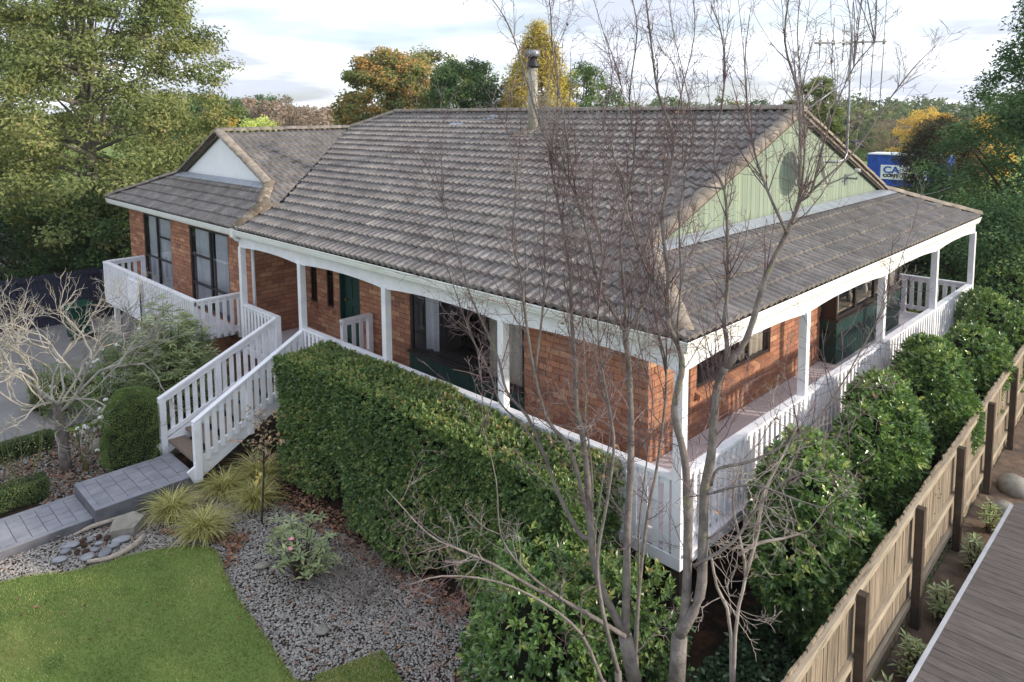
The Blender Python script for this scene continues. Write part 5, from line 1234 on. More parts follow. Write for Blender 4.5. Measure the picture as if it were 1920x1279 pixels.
# low box hedges
def boxhedge(label, x0, x1, y0, y1, h):
    t = thing('box_hedge', label, 'hedge', ((x0 + x1) / 2, (y0 + y1) / 2, G), 'low box hedges')
    n = 13000; u, v, k = rng.random(n), rng.random(n), rng.random(n); P = np.zeros((n, 3)); Nn = np.zeros((n, 3))
    A = np.array([(x1 - x0) * (y1 - y0), (x1 - x0) * h, (x1 - x0) * h, (y1 - y0) * h, (y1 - y0) * h]); f_ = rng.choice(5, n, p=A / A.sum())
    X, Y, Z = x0 + u * (x1 - x0), y0 + v * (y1 - y0), G + k * h
    P = np.c_[np.where(f_ == 3, x0, np.where(f_ == 4, x1, X)), np.where(f_ == 1, y0, np.where(f_ == 2, y1, Y)), np.where(f_ == 0, G + h, Z)]
    Nn = np.array([(0, 0, 1), (0, -1, 0), (0, 1, 0), (-1, 0, 0), (1, 0, 0)], float)[f_]
    P += 0.02 * np.sin(P[:, [1, 2, 0]] * 14) - Nn * (rng.random(n) * 0.04)[:, None]
    Nl = unit(Nn + rng.normal(0, 0.6, (n, 3))); fol('foliage', P, np.cross(Nl, rdir(n)), Nl, rng.uniform(0.018, 0.032, n), rng.uniform(0.012, 0.018, n), L_BOX, t, 0.2)
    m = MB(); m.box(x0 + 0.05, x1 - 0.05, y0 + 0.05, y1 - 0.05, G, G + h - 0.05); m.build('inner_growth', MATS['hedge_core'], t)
boxhedge('low clipped box hedge running beside the grey path', -10.15, -9.75, -6.2, -4.1, 0.36)
boxhedge('low clipped box hedge at the edge of the driveway behind the maple', -12.25, -11.85, -5.6, -3.55, 0.32)
boxhedge('low dark box hedge behind the white roses', -14.6, -14.2, -3.4, -2.0, 0.45)
# tussock grasses
def tussock(label, loc, nb_, L, seed):
    t = thing('tussock_grass', label, 'ornamental grass', loc, 'variegated tussock grasses', local=True)
    V, F, rv = [], [], []; k = 4
    for i in range(nb_):
        a = rng.uniform(0, 6.283); el = rng.uniform(0.75, 1.45); l = L * rng.uniform(0.6, 1.15); w = rng.uniform(0.005, 0.010)
        d = np.array([math.cos(a) * math.cos(el), math.sin(a) * math.cos(el), math.sin(el)]); s = np.array([-math.sin(a), math.cos(a), 0]) * w
        p = np.array([rng.normal(0, 0.06), rng.normal(0, 0.06), 0]); q0 = sum(len(x) for x in V); rr = rng.random()
        for j in range(k + 1):
            tpr = 1 - (j / k) ** 2 * 0.9; V.append([p - s * tpr, p + s * tpr]); rv += [rr, rr]
            p = p + d * l / k; d = unit(d + np.array([math.cos(a) * 0.16, math.sin(a) * 0.16, -0.42]))
        F += [(q0 + 2 * j, q0 + 2 * j + 1, q0 + 2 * j + 3, q0 + 2 * j + 2) for j in range(k)]
    place('blades', mesh_np('blades', np.vstack(V), np.array(F), L_TUSS, False, np.array(rv)), t, None, True)
    return t
for lb, x, y, L, nb_ in (('yellow-green tussock grass nearest the lawn tip', -6.75, -2.72, 0.62, 620), ('yellow-green tussock grass beside the ring of stones', -7.65, -2.85, 0.62, 560), ('yellow-green tussock grass against the stair foot', -7.75, -1.95, 0.62, 520), ('yellow-green tussock grass below the small autumn shrub', -7.0, -1.75, 0.60, 480), ('tall tussock grass under the stair stringer', -7.65, -1.35, 0.78, 420)):
    tussock(lb, (x, y, G), nb_, L, 1)
# small autumn shrub with bare stem
t = thing('autumn_shrub', 'thin upright shrub with russet and yellow leaves by the tussock grass', 'shrub', (-6.5, -1.9, G))
m = MB(); stem = polyline([(-6.5, -1.9, G - 0.02), (-6.49, -1.85, -0.9), (-6.52, -1.8, -0.4), (-6.55, -1.75, 0.05)]); m.tube(stem, np.linspace(0.02, 0.008, len(stem)), 6); tips = []
for i in range(34):
    b = stem[rng.integers(len(stem) // 2, len(stem))]; e = b + np.array([rng.normal(0, 0.16), rng.normal(0, 0.16), rng.uniform(0.05, 0.3)]); m.tube([b, (b + e) / 2 + (0, 0, 0.03), e], [0.007, 0.005, 0.003], 4, cap=False); tips.append(e)
m.build('stem', DBARK, t, True); C, D, Nn, L_, W_, rv = rosettes(tips, 5, 0.085, 0.05); C = C + rng.normal(0, 0.03, C.shape); D = D + rng.normal(0, 0.4, D.shape); fol('foliage', C, D, Nn, L_, W_, L_HYD, t, 0.1, rv, 0.25)
C, D, Nn, L_, W_, rv = rosettes([(-6.42, -1.95, -0.62), (-6.40, -1.98, -0.72)], 3, 0.085, 0.065); D = D + rng.normal(0, 0.5, D.shape); fol('yellow_leaves', C, D, Nn, L_, W_, L_AUT, t, 0.1, rv, 0.2)
# grey dry groundcover on the pebbles
t = thing('dry_groundcover', 'wiry grey leafless shrub spreading over the pebbles below the hedge', 'shrub', (-4.2, -1.75, G)); m = MB()
for i in range(230):
    b = np.array([-4.2 + rng.normal(0, 0.55), -1.75 + rng.normal(0, 0.3), G - 0.02]); grow(m, b, np.array([rng.normal(0, 0.5), rng.normal(0, 0.5), 0.7]), rng.uniform(0.08, 0.16), 0.004, 2, 4, 0.02, 1.0, (2, 3), 0.25, 0.75, 0.0018)
m.build('twigs', PALETWIG, t)
# lichen-covered maple
t = thing('bare_maple', 'spreading bare maple crusted with pale lichen beside the driveway', 'tree', (-10.75, -3.62, G)); m = MB()
tk = polyline([(-10.75, -3.62, G - 0.04), (-10.78, -3.64, -1.0), (-10.72, -3.68, -0.55), (-10.75, -3.7, -0.24)]); m.tube(tk, np.linspace(0.10, 0.072, len(tk)), 9)
m.build('trunk', BARK, t, True); m = MB(); f0 = tk[-1]
for a, el, L, r in ((2.4, 0.7, 1.3, 0.045), (0.9, 0.7, 1.3, 0.045), (-0.6, 0.65, 1.2, 0.036), (-2.0, 0.7, 1.25, 0.038), (3.6, 0.6, 1.3, 0.036), (1.7, 1.0, 1.3, 0.04), (0.2, 0.7, 1.2, 0.028), (2.9, 0.8, 1.3, 0.034), (-1.3, 0.95, 1.2, 0.034)):
    grow(m, f0 + np.array([0, 0, rng.uniform(-0.2, 0.05)]), np.array([math.cos(a) * math.cos(el), math.sin(a) * math.cos(el), math.sin(el)]), L, r * 0.72, 1, 6, 0.07, 0.9, (3, 3), 0.25, 0.64, 0.0022)
m.build('branches', LICHEN, t)
# white roses
def blossom(m, c, s):
    for k in range(14):
        v = rdir(1)[0]; v[2] = abs(v[2]) * 0.8 + 0.1; v = unit(v); u_ = unit(np.cross(v, rdir(1)[0])); w_ = np.cross(v, u_); q = np.array(c) + v * s * 0.5
        m.add([q - u_ * s * 0.5, q - w_ * s * 0.45 + v * s * 0.12, q + u_ * s * 0.5, q + w_ * s * 0.45 + v * s * 0.15], [(0, 1, 2), (0, 2, 3)])
rl = ['tall leggy white rose bush beside the maple trunk', 'white rose bush with open blossoms next to the dwarf spruce', 'white rose bush with a cluster of blossoms in front of the driveway', 'straggling white rose bush at the far side of the bed', 'sparse rose bush with thin canes by the box hedge', 'white rose bush between driveway and rhododendron']
for i, (x, y, h, nbls) in enumerate(((-10.45, -3.35, 1.35, 9), (-10.75, -2.75, 1.35, 9), (-13.6, -2.35, 1.5, 11), (-13.9, -3.3, 1.4, 6), (-10.3, -4.35, 1.2, 0), (-13.2, -1.7, 1.5, 5))):
    t = thing('rose_bush', rl[i], 'rose bush', (x, y, G), 'white rose bushes'); m = MB(); ends = []
    for k in range(9):
        a = rng.uniform(0, 6.283); d = np.array([math.cos(a) * 0.35, math.sin(a) * 0.35, 1.0]); L = h * rng.uniform(0.55, 1.05)
        p0 = np.array([x + rng.normal(0, 0.05), y + rng.normal(0, 0.05), G - 0.02]); p1 = p0 + d * L * 0.5 + rng.normal(0, 0.05, 3); p2 = p1 + (d + rng.normal(0, 0.25, 3)) * L * 0.5
        m.tube([p0, p1, p2], [0.010, 0.007, 0.004], 5, cap=False); ends += [p2, (p1 + p2) / 2]
        for _ in range(3):
            e = p1 + (p2 - p1) * rng.random() + np.array([rng.normal(0, 0.15), rng.normal(0, 0.15), rng.uniform(0, 0.25)]); m.tube([p1 + (p2 - p1) * 0.3, e], [0.005, 0.003], 4, cap=False); ends.append(e)
    m.build('canes', M('rose_cane%d' % i, srgb(120, 122, 76), srgb(96, 84, 66), scale=5), t)
    ends = np.array(ends); ix = rng.integers(0, len(ends), 150 if i != 2 else 420); C = ends[ix] + rng.normal(0, 0.07, (len(ix), 3)); Nl = unit(np.c_[rng.normal(0, 0.5, (len(ix), 2)), np.ones(len(ix))])
    fol('foliage', C, np.cross(Nl, rdir(len(ix))), Nl, rng.uniform(0.03, 0.06, len(ix)), rng.uniform(0.02, 0.035, len(ix)), L_ROSE, t, 0.15)
    for k in range(nbls):
        m = MB(); blossom(m, ends[rng.integers(0, len(ends))] + rng.normal(0, 0.05, 3), rng.uniform(0.05, 0.085)); m.build('rose_blossom', PETAL, t)
# green undergrowth behind the roses, lime shrub at the edge
for lb, x, y, rx, ry, h, mt in (('loose olive green shrub growing behind the white roses', -14.2, -2.9, 1.5, 0.6, 1.0, L_ROSE), ('loose feathery green shrub left of the rhododendron', -13.9, -1.75, 0.9, 0.5, 1.5, L_ROSE)):
    rhodo(lb, (x, y, G), 260, rx, ry, 0.1, h, 0.10, 0.025, mt, name='shrub')
rhodo('lime green feathery shrub at the edge of the box hedge', (-10.55, -5.15, G), 70, 0.55, 0.5, 0.2, 1.0, 0.16, 0.022, L_LIME, name='shrub')
# ring of beach stones
def stone(label, loc, s, mat=STONE, name='beach_stone', group='flat beach stones in the ring', rz=0.0):
    V = IV2 * np.array(s) * (1 + 0.04 * rng.normal(size=(len(IV2), 1)))
    o = place(name, mesh_np(name, V, IF2, mat, True), None, Matrix.Translation(loc) @ Matrix.Rotation(rz, 4, 'Z'))
    return tag(o, label, 'stone', group)
b2 = bmesh.new(); bmesh.ops.create_icosphere(b2, subdivisions=2, radius=1.0); IV2 = np.array([v.co[:] for v in b2.verts]); IF2 = np.array([[v.index for v in f.verts] for f in b2.faces]); b2.free()
for k, (x, y, sx, sy) in enumerate(((-7.98, -4.22, 0.16, 0.10), (-7.60, -4.52, 0.12, 0.09), (-7.42, -4.22, 0.12, 0.11), (-7.28, -3.95, 0.15, 0.10), (-7.55, -3.62, 0.16, 0.12), (-7.42, -3.78, 0.11, 0.08), (-7.78, -4.38, 0.09, 0.08), (-7.58, -4.02, 0.10, 0.07), (-7.88, -3.98, 0.07, 0.06), (-7.7, -3.95, 0.07, 0.06))):
    stone('flat grey beach stone in the ring on the pebbles', (x + rng.normal(0, 0.04), y + rng.normal(0, 0.04), G + 0.03), (sx * 0.9, sy * 0.9, 0.026), rz=rng.uniform(0, 3))
for k, (x, y) in enumerate(((-7.75, -4.12), (-7.82, -3.9), (-7.62, -4.25), (-7.55, -4.15), (-7.9, -4.1), (-7.7, -3.82))):
    m = MB(); m.lathe((0, 0, 0), [(0.01, -0.05), (0.035, -0.035), (0.04, -0.02), (0.034, -0.018), (0.042, 0.0), (0.034, 0.003), (0.036, 0.02), (0.026, 0.022), (0.025, 0.04), (0.005, 0.055)], 9)
    o = m.build('pine_cone', CONE, None, False, False, Matrix.Translation((x, y, G + 0.05)) @ Matrix.Rotation(rng.uniform(0, 6), 4, 'Z') @ Matrix.Rotation(1.4, 4, 'X')); tag(o, 'brown pine cone lying inside the ring of stones', 'pine cone', 'pine cones in the stone ring')
m = MB(); m.poly([(-8.02, -3.62, G + 0.17), (-7.72, -3.78, G + 0.12), (-7.55, -3.48, G + 0.14), (-7.68, -3.28, G + 0.2), (-7.9, -3.36, G + 0.22)], 0.16, (0, 0, 1)); tag(m.build('rock', ROCK), 'flat angular rock set behind the ring of stones', 'rock')
m = MB(); p = polyline([(-8.2, -4.15, G + 0.03), (-8.2, -3.9, G + 0.06), (-8.12, -3.65, G + 0.09), (-8.08, -3.45, G + 0.11)]); m.tube(p, [0.018, 0.022, 0.03, 0.034, 0.036, 0.036, 0.034, 0.03, 0.026, 0.018][:len(p)], 7); tag(m.build('driftwood', DRIFT, None, True), 'bleached driftwood branch behind the ring beside the path', 'driftwood', 'driftwood pieces')
m = MB(); p = polyline([(-7.28, -4.2, G + 0.03), (-7.1, -3.95, G + 0.06), (-7.12, -3.65, G + 0.08), (-7.28, -3.42, G + 0.08)]); m.tube(p, np.linspace(0.03, 0.05, len(p)), 7); tag(m.build('driftwood', DRIFT, None, True), 'curved driftwood piece on the lawn side of the stone ring', 'driftwood', 'driftwood pieces')
for lb, x, y, s in (('pale grey rock among the pebbles by the pink blossoms', -5.35, -2.45, (0.13, 0.08, 0.03)), ('grey rock on the pebbles near the lawn corner', -3.55, -2.55, (0.10, 0.08, 0.03)), ('cream rock at the edge of the rose bed', -11.35, -2.95, (0.28, 0.12, 0.1))):
    stone(lb, (x, y, G + 0.04), s, ROCK, 'rock', None, rng.uniform(0, 3))

# ================================================================== left of the wing
def paling_fence(name, label, a, b, z0, z1, pw, th, side, mat, railmat, postmat, group=None, posts_sp=2.4, cap=False, rail_side=-1, jitter=0.0):
    a, b = np.array(a, float), np.array(b, float); d = unit(b - a); Ln = np.linalg.norm(b - a); side = np.array(side, float); ang = math.atan2(d[1], d[0])
    t = thing(name, label, 'fence', (*((a + b) / 2), z0), group); n = int(Ln / pw)
    m = MB(); m.box(-pw / 2 + 0.004, pw / 2 - 0.004, -th / 2, th / 2, 0, z1 - z0); me = m.mesh('paling', mat)
    for i in range(n):
        q = a + d * ((i + 0.5) * pw); place('paling', me, t, Matrix.Translation((*q, z0 + rng.normal() * jitter)) @ Matrix.Rotation(ang + rng.normal() * 0.01, 4, 'Z') @ Matrix.Rotation(rng.normal() * jitter * 0.5, 4, 'Y'))
    for z in (z0 + 0.3, z1 - 0.12) if not cap else (z0 + 0.3, (z0 + z1) / 2, z1 - 0.075):
        o_ = side * (th / 2 + 0.024); m = MB(); m.bar((*(a + o_), z), (*(b + o_), z), 0.045, 0.09); m.build('rail', railmat, t)
    for s in np.arange(0.4, Ln, posts_sp):
        q = a + d * s + side * (th / 2 + 0.095); m = MB(); m.box(q[0] - 0.05, q[0] + 0.05, q[1] - 0.05, q[1] + 0.05, z0 - 0.05, z1 - 0.05); m.build('post', postmat, t)
    return t
paling_fence('timber_fence', 'dark navy stained paling fence behind the driveway', (-21.8, -7.5), (-21.4, 2.6), G, 0.12, 0.15, 0.02, (1, 0), NAVY, NAVY, NAVY)
# wheelie bin
t = thing('wheelie_bin', 'dark green wheelie bin standing on the driveway behind the maple', 'bin', (-19.5, -1.15, G))
m = MB(); c = np.array([-19.5, -1.15, G])
V = [(sx * w_ / 2, sy * w_ * 0.55, z_) for z_, w_ in ((0.08, 0.42), (0.95, 0.56)) for sx, sy in ((-1, -1), (1, -1), (1, 1), (-1, 1))]
m.add(np.array(V) + c, [(3, 2, 1, 0), (4, 5, 6, 7), (0, 1, 5, 4), (1, 2, 6, 5), (2, 3, 7, 6), (3, 0, 4, 7)]); m.build('body', BINP, t)
m = MB(); m.add(np.array([(-0.31, -0.34, 0.955), (0.31, -0.34, 0.955), (0.31, 0.36, 1.0), (-0.31, 0.36, 1.0), (-0.27, -0.30, 1.02), (0.27, -0.30, 1.02), (0.27, 0.3, 1.07), (-0.27, 0.3, 1.07)]) + c, [(3, 2, 1, 0), (4, 5, 6, 7), (0, 1, 5, 4), (1, 2, 6, 5), (2, 3, 7, 6), (3, 0, 4, 7)]); m.build('lid', BINP, t)
m = MB(); m.tube([c + (-0.27, 0.4, 0.98), c + (0.27, 0.4, 0.98)], 0.018, 8); m.build('handle', BINP, t)
for s in (-1, 1):
    m = MB(); m.tube([c + (s * 0.22, 0.28, 0.1), c + (s * 0.28, 0.28, 0.1)], 0.1, 14); m.build('wheel', BLACK, t)
# folded white panel on the balcony and its black pipe
t = thing('folded_panel', 'flat white panel hung on the wing balcony balustrade', 'panel', (-15.5, -0.8, 0.2))
m = MB(); m.box(-15.95, -15.05, -0.815, -0.775, 0.0, 0.78); m.build('sheet', WHITE, t); m = MB(); m.box(-15.97, -15.03, -0.83, -0.77, 0.78, 0.81); m.build('edge', WHITE, t)
m = MB(); m.tube([(-15.02, -0.82, 0.76), (-15.0, -0.83, 0.4), (-15.02, -0.82, -0.2), (-15.02, -0.8, G)], 0.02, 6); tag(m.build('drain_pipe', BLACK), 'thin black pipe running down beside the white panel', 'pipe')

# ================================================================== on the roof: aerial and dish
t = thing('tv_aerial', 'tall television aerial on a bent steel mast fixed to the gable', 'aerial', (-1.25, 7.62, 4.0))
m = MB(); mast = [(-1.42, 7.15, 4.02), (-1.2, 7.42, 4.02), (-1.12, 7.55, 4.06), (-1.1, 7.6, 4.2), (-1.1, 7.62, 5.2), (-1.1, 7.62, 6.62)]; m.tube(mast, 0.022, 8); m.build('mast', STEEL, t, True)
m = MB(); m.tube([(-1.1, 7.62, 5.62), (-1.3, 6.1, 5.0)], 0.012, 6); m.build('brace', STEEL, t, True)
ba, bb = np.array([-1.1, 5.95, 6.18]), np.array([-1.1, 9.5, 6.42]); m = MB(); m.tube([ba, bb], 0.018, 8); m.build('boom', STEEL, t, True)
for s, hh in ((0.06, 0.28), (0.22, 0.45), (0.36, 0.34), (0.46, 0.75), (0.64, 0.95), (0.80, 1.25), (0.97, 1.5)):
    q = ba + (bb - ba) * s; sl_ = 0.05
    m = MB(); m.tube([q + (0, 0.0 + sl_ * hh, hh), q, q - (0, sl_ * hh * 1.6, hh)], 0.009, 5); m.build('element', STEEL, t, True)
    m = MB(); m.tube([q - (0, 0, 0.05), q + (0, 0, 0.05)], 0.026, 8); m.build('clamp', FLUE, t, True)
m = MB(); m.tube([(-1.1, 7.62, 6.5), (-1.1, 7.15, 6.47)], 0.010, 6)
for y in np.arange(7.15, 7.6, 0.06): m.tube([(-1.1, y, 6.40), (-1.1, y, 6.56)], 0.004, 4)
m.build('small_boom', STEEL, t, True)
t = thing('satellite_dish', 'pale satellite dish on a bracket on the green gable', 'dish', (-1.36, 6.2, 3.7))
dc = np.array([-0.90, 6.05, 4.06]); ax = unit(np.array([0.92, 0.36, 0.20])); e1 = unit(np.cross(ax, (0, 0, 1))); e2 = np.cross(e1, ax)
V, F = [], []; nr, na = 5, 22
for sgn, off in ((1, 0.0), (1, -0.02)):
    for i in range(nr + 1):
        for k in range(na):
            r_ = i / nr; th_ = k * 6.283 / na; V.append(dc + e1 * 0.33 * r_ * math.cos(th_) + e2 * 0.38 * r_ * math.sin(th_) + ax * (0.07 * r_ * r_ - 0.07 + off))
B_ = (nr + 1) * na
for i in range(nr):
    for k in range(na):
        q = (i * na + k, i * na + (k + 1) % na, (i + 1) * na + (k + 1) % na, (i + 1) * na + k); F.append(q); F.append(tuple(B_ + v for v in q[::-1]))
F += [(nr * na + k, nr * na + (k + 1) % na, B_ + nr * na + (k + 1) % na, B_ + nr * na + k) for k in range(na)]
m = MB(); m.add(V, F); m.build('reflector', DISHM, t, True)
m = MB(); m.tube([dc - ax * 0.09, (-1.15, 6.25, 3.75), (-1.40, 6.45, 3.62)], 0.022, 8); m.build('bracket', STEEL, t, True)
m = MB(); m.box(-1.43, -1.405, 6.37, 6.53, 3.52, 3.72); m.build('wall_plate', STEEL, t)
m = MB(); m.tube([dc - e2 * 0.36 - ax * 0.02, dc - e2 * 0.2 + ax * 0.55], 0.012, 6); m.build('feed_arm', STEEL, t, True)
m = MB(); m.tube([dc - e2 * 0.2 + ax * 0.55, dc - e2 * 0.18 + ax * 0.46], [0.03, 0.04], 10); m.build('feed_horn', DISHM, t, True)
t = thing('wall_bracket', 'small grey bracket on the green gable near the rear slope', 'bracket', (-1.42, 8.5, 3.55))
m = MB(); m.box(-1.435, -1.41, 8.42, 8.58, 3.48, 3.7); m.build('plate', STEEL, t); m = MB(); m.tube([(-1.42, 8.5, 3.62), (-1.2, 8.45, 3.62), (-1.18, 8.44, 3.66)], 0.02, 8); m.build('arm', STEEL, t, True)

# ================================================================== boundary fence and the neighbour's side
fl_ = lambda y: 1.755 - 0.0342 * (y + 0.79)
paling_fence('paling_fence', 'weathered timber paling fence with lichen along the camellias', (fl_(-4.2), -4.2), (fl_(13.5), 13.5), G, 0.13, 0.105, 0.02, (1, 0.03), PALING, RAILW, POSTW, cap=True, posts_sp=2.2, jitter=0.012)
NG = G - 0.02
struct(flat('neighbour_ground', [(2.22, -14), (14, -14), (14, 20), (1.06, 20)], NG, M('mulch', srgb(132, 112, 96), srgb(92, 78, 68), rough=1, scale=5, detail=9, bump=0.6, c3=srgb(84, 76, 70), c3pos=0.58)))
DX, DZ = 2.14, -0.98
nd = thing('neighbour_deck', 'grey timber deck with a pale metal edge beyond the paling fence', 'deck', (4.5, 1.5, G))
for i in range(62):
    y = -3.0 + i * 0.145
    if y > 5.85: break
    m = MB(); m.box(DX + 0.05, 7.5, y, y + 0.138, DZ - 0.03, DZ - 0.001 * (i % 3)); m.build('deck_board', NDECK, nd)
m = MB(); m.box(DX, DX + 0.045, -3.0, 5.9, DZ - 0.15, DZ + 0.012); m.build('edge_trim', ALU, nd)
m = MB(); m.box(DX + 0.05, 7.5, 5.862, 5.9, DZ - 0.15, DZ - 0.002); m.build('end_board', POSTW, nd)
m = MB()
for x in (2.5, 4.5, 6.5):
    for y in (-2.5, 0.5, 3.2, 5.5): m.box(x, x + 0.1, y, y + 0.1, NG, DZ - 0.03)
m.build('bearer_posts', POSTW, nd)
pls = [('small green tuft at the foot of the paling fence', 1.98, 0.9), ('green leafy clump beside the pale deck edge', 1.98, 4.6), ('low green clump between fence and deck', 1.96, 1.9), ('yellow green weed near the deck corner', 1.9, 5.9), ('dark green weed under the fence rail', 1.92, 3.2)]
for lb, x, y in pls: rhodo(lb, (x, y, NG), 22, 0.14, 0.22, 0.1, 0.55, 0.12, 0.035, L_RHODO, name='weed_clump', per=6)
for lb, x, y, s in (('grey boulder beyond the deck corner', 2.35, 6.7, (0.35, 0.28, 0.2)), ('brown boulder by the fence beyond the deck', 1.9, 7.6, (0.25, 0.3, 0.2)), ('large grey boulder behind the neighbouring deck', 3.0, 7.4, (0.4, 0.35, 0.25)), ('low grey boulder between fence and deck', 1.95, 6.6, (0.22, 0.25, 0.15))):
    stone(lb, (x, y, NG + 0.08), s, ROCK, 'boulder', 'boulders beyond the deck', rng.uniform(0, 3))

# ================================================================== trees beyond the house
tree('yellowing_tree', 'huge airy tree with yellowing small leaves left of the brick wing', 'tree', (-27.2, 1.5, G), 0.4, 15.5, 6.1, 6.0, 'airy', 900, 175, 0.74, 0.155, 0.082, L_BIG, BARK, 0.2, (11.0, 0.22, 70), 0.6, sp=0.3)
tree('dark_bush', 'dark glossy evergreen bush behind the navy fence', 'bush', (-23.6, -4.4, G), 0.2, 4.9, 2.4, 2.2, 'round', 150, 150, 0.5, 0.12, 0.06, L_DKSH, DBARK, 0.5, (1.0, 0.12, 10))
tree('evergreen_bush', 'low evergreen bush at the foot of the huge yellowing tree', 'bush', (-25.6, -1.2, G), 0.1, 3.6, 2.2, 2.4, 'round', 150, 130, 0.55, 0.13, 0.06, L_DARK, DBARK, 0.5, (1.0, 0.12, 10))
tree('evergreen_bush', 'wide evergreen bush behind the trunk of the yellowing tree', 'bush', (-32.5, 3.0, G), 0.1, 4.6, 3.4, 3.6, 'round', 170, 120, 0.8, 0.17, 0.08, L_MID, DBARK, 0.5, (1.0, 0.12, 10))
tree('evergreen_bush', 'shadowed evergreen bush between the wing and the navy fence', 'bush', (-23.2, 1.6, G), 0.1, 4.2, 1.9, 2.2, 'round', 150, 140, 0.5, 0.12, 0.06, L_DARK, DBARK, 0.5, (1.0, 0.12, 10))
tree('evergreen_bush', 'green bush showing beyond the left end of the wing gutter', 'bush', (-25.0, 5.6, G), 0.1, 5.2, 2.6, 2.6, 'round', 150, 140, 0.6, 0.13, 0.06, L_DARK, DBARK, 0.5, (1.0, 0.12, 10))
tree('autumn_maple', 'broad maple turning orange behind the main ridge', 'tree', (-32.6, 19.2, G), 1.5, 10.1, 3.5, 3.3, 'egg', 330, 120, 0.62, 0.20, 0.16, L_MAPLE, DBARK, 0.25, (2.2, 0.2, 40))
tree('olive_tree', 'round olive brown tree showing behind the orange maple', 'tree', (-43.0, 31.0, G), 2.0, 11.4, 4.0, 4.0, 'egg', 220, 110, 0.9, 0.26, 0.16, L_OLIVE, DBARK, 0.45, (2.2, 0.2, 20))
tree('evergreen_tree', 'dense dark evergreen tree behind the ridge left of the flue', 'tree', (-25.7, 19.6, G), 1.0, 9.3, 2.9, 2.7, 'egg', 300, 130, 0.55, 0.17, 0.09, L_DARK, DBARK, 0.4, (2.2, 0.2, 25))
tree('golden_conifer', 'bright golden yellow conifer standing behind the flue', 'tree', (-21.7, 21.0, G), 0.3, 10.9, 3.9, 3.4, 'cone', 760, 90, 0.46, 0.19, 0.07, L_GOLD, DBARK, 0.45, (2.2, 0.2, 20), 1.1)
tree('evergreen_tree', 'rounded mid green tree right of the golden conifer', 'tree', (-21.4, 24.2, G), 1.0, 8.9, 2.2, 2.2, 'egg', 200, 120, 0.5, 0.17, 0.09, L_MID, DBARK, 0.4, (2.2, 0.2, 20))
tree('grey_conifer', 'tall grey green tree at the far right beyond the camellias', 'tree', (0.9, 18.6, G), 0.0, 10.6, 3.5, 3.3, 'airy', 480, 140, 0.62, 0.145, 0.062, L_CONIF, DBARK, 0.25, (2.5, 0.22, 60), 0.6)
tree('grey_conifer', 'grey green tree crowding the end of the side deck', 'tree', (-0.2, 14.9, G), 0.0, 4.4, 1.5, 1.5, 'round', 150, 170, 0.5, 0.11, 0.045, L_CONIF, DBARK, 0.35, (1.5, 0.12, 30), 0.7)
tree('dusky_shrub', 'dusky brown green tall shrub in front of the blue container', 'shrub', (-3.35, 22.8, G), 0.0, 6.2, 1.45, 1.45, 'egg', 260, 170, 0.5, 0.16, 0.035, L_SHRUB, DBARK, 0.3, (1.5, 0.12, 40))
tree('dark_bush', 'very dark bush below the container behind the rear hip', 'bush', (-3.0, 19.2, G), 0.0, 3.6, 1.3, 1.3, 'round', 130, 150, 0.5, 0.12, 0.06, L_DKSH, DBARK, 0.5, (1.0, 0.1, 10))
tree('overhanging_branch', 'dark needled conifer bough hanging in at the upper right corner', 'branch', (2.9, 15.2, G), 8.2, 12.0, 2.4, 2.0, 'round', 120, 120, 0.45, 0.22, 0.016, L_DKSH, DBARK, 0.3, (9.0, 0.15, 25), 0.6, droop=0.5)
tree('yellow_autumn_tree', 'yellow autumn tree beyond the dusky shrub', 'tree', (-15.6, 66.0, G), 0.5, 6.4, 2.6, 2.6, 'egg', 150, 90, 0.6, 0.22, 0.12, L_AUT, DBARK, 0.3, (2, 0.15, 20), group='yellow autumn trees')
tree('yellow_autumn_tree', 'orange yellow autumn tree partly behind the grey green tree', 'tree', (-11.2, 67.5, G), 0.5, 5.9, 2.0, 2.0, 'egg', 120, 90, 0.55, 0.22, 0.12, L_AUT, DBARK, 0.3, (2, 0.15, 20), group='yellow autumn trees')
tree('bare_tree', 'purplish bare tree beside the paddock', 'tree', (-20.4, 72.0, G), 0.8, 5.6, 2.6, 2.6, 'egg', 160, 90, 0.6, 0.30, 0.02, L_FARB, DBARK, 0.2, (1.2, 0.12, 60))
tree('small_conifer', 'blue green conifer beyond the wing ridge', 'tree', (-60.0, 22.4, G), 0.0, 7.6, 2.4, 2.4, 'cone', 160, 90, 0.6, 0.28, 0.1, L_CONIF, DBARK, 0.4, (2, 0.2, 10), 1.0)
tree('lime_bush', 'bright lime bush beyond the wing ridge', 'bush', (-52.0, 20.6, G), 0.0, 6.0, 2.2, 2.2, 'round', 110, 90, 0.6, 0.24, 0.12, L_LIME, DBARK, 0.4, (2, 0.2, 10))
tree('orange_shrub', 'orange leaved shrub between big tree and wing gable', 'shrub', (-38.0, 11.0, G), 0.5, 6.6, 1.8, 1.8, 'airy', 110, 36, 0.6, 0.17, 0.10, L_DEAD, DBARK, 0.2, (2, 0.1, 60))
tree('orange_shrub', 'golden orange shrub peeping over the wing ridge end', 'shrub', (-46.0, 15.0, G), 0.5, 6.6, 1.3, 1.3, 'egg', 80, 60, 0.5, 0.22, 0.10, L_AUT, DBARK, 0.2, (2, 0.1, 40))
tree('bare_tree', 'grey leafless tree seen over the valley of the roof', 'tree', (-50.5, 22.5, G), 0.8, 7.6, 1.8, 1.8, 'egg', 70, 50, 0.7, 0.34, 0.012, L_FARB, DBARK, 0.2, (1.2, 0.1, 60))
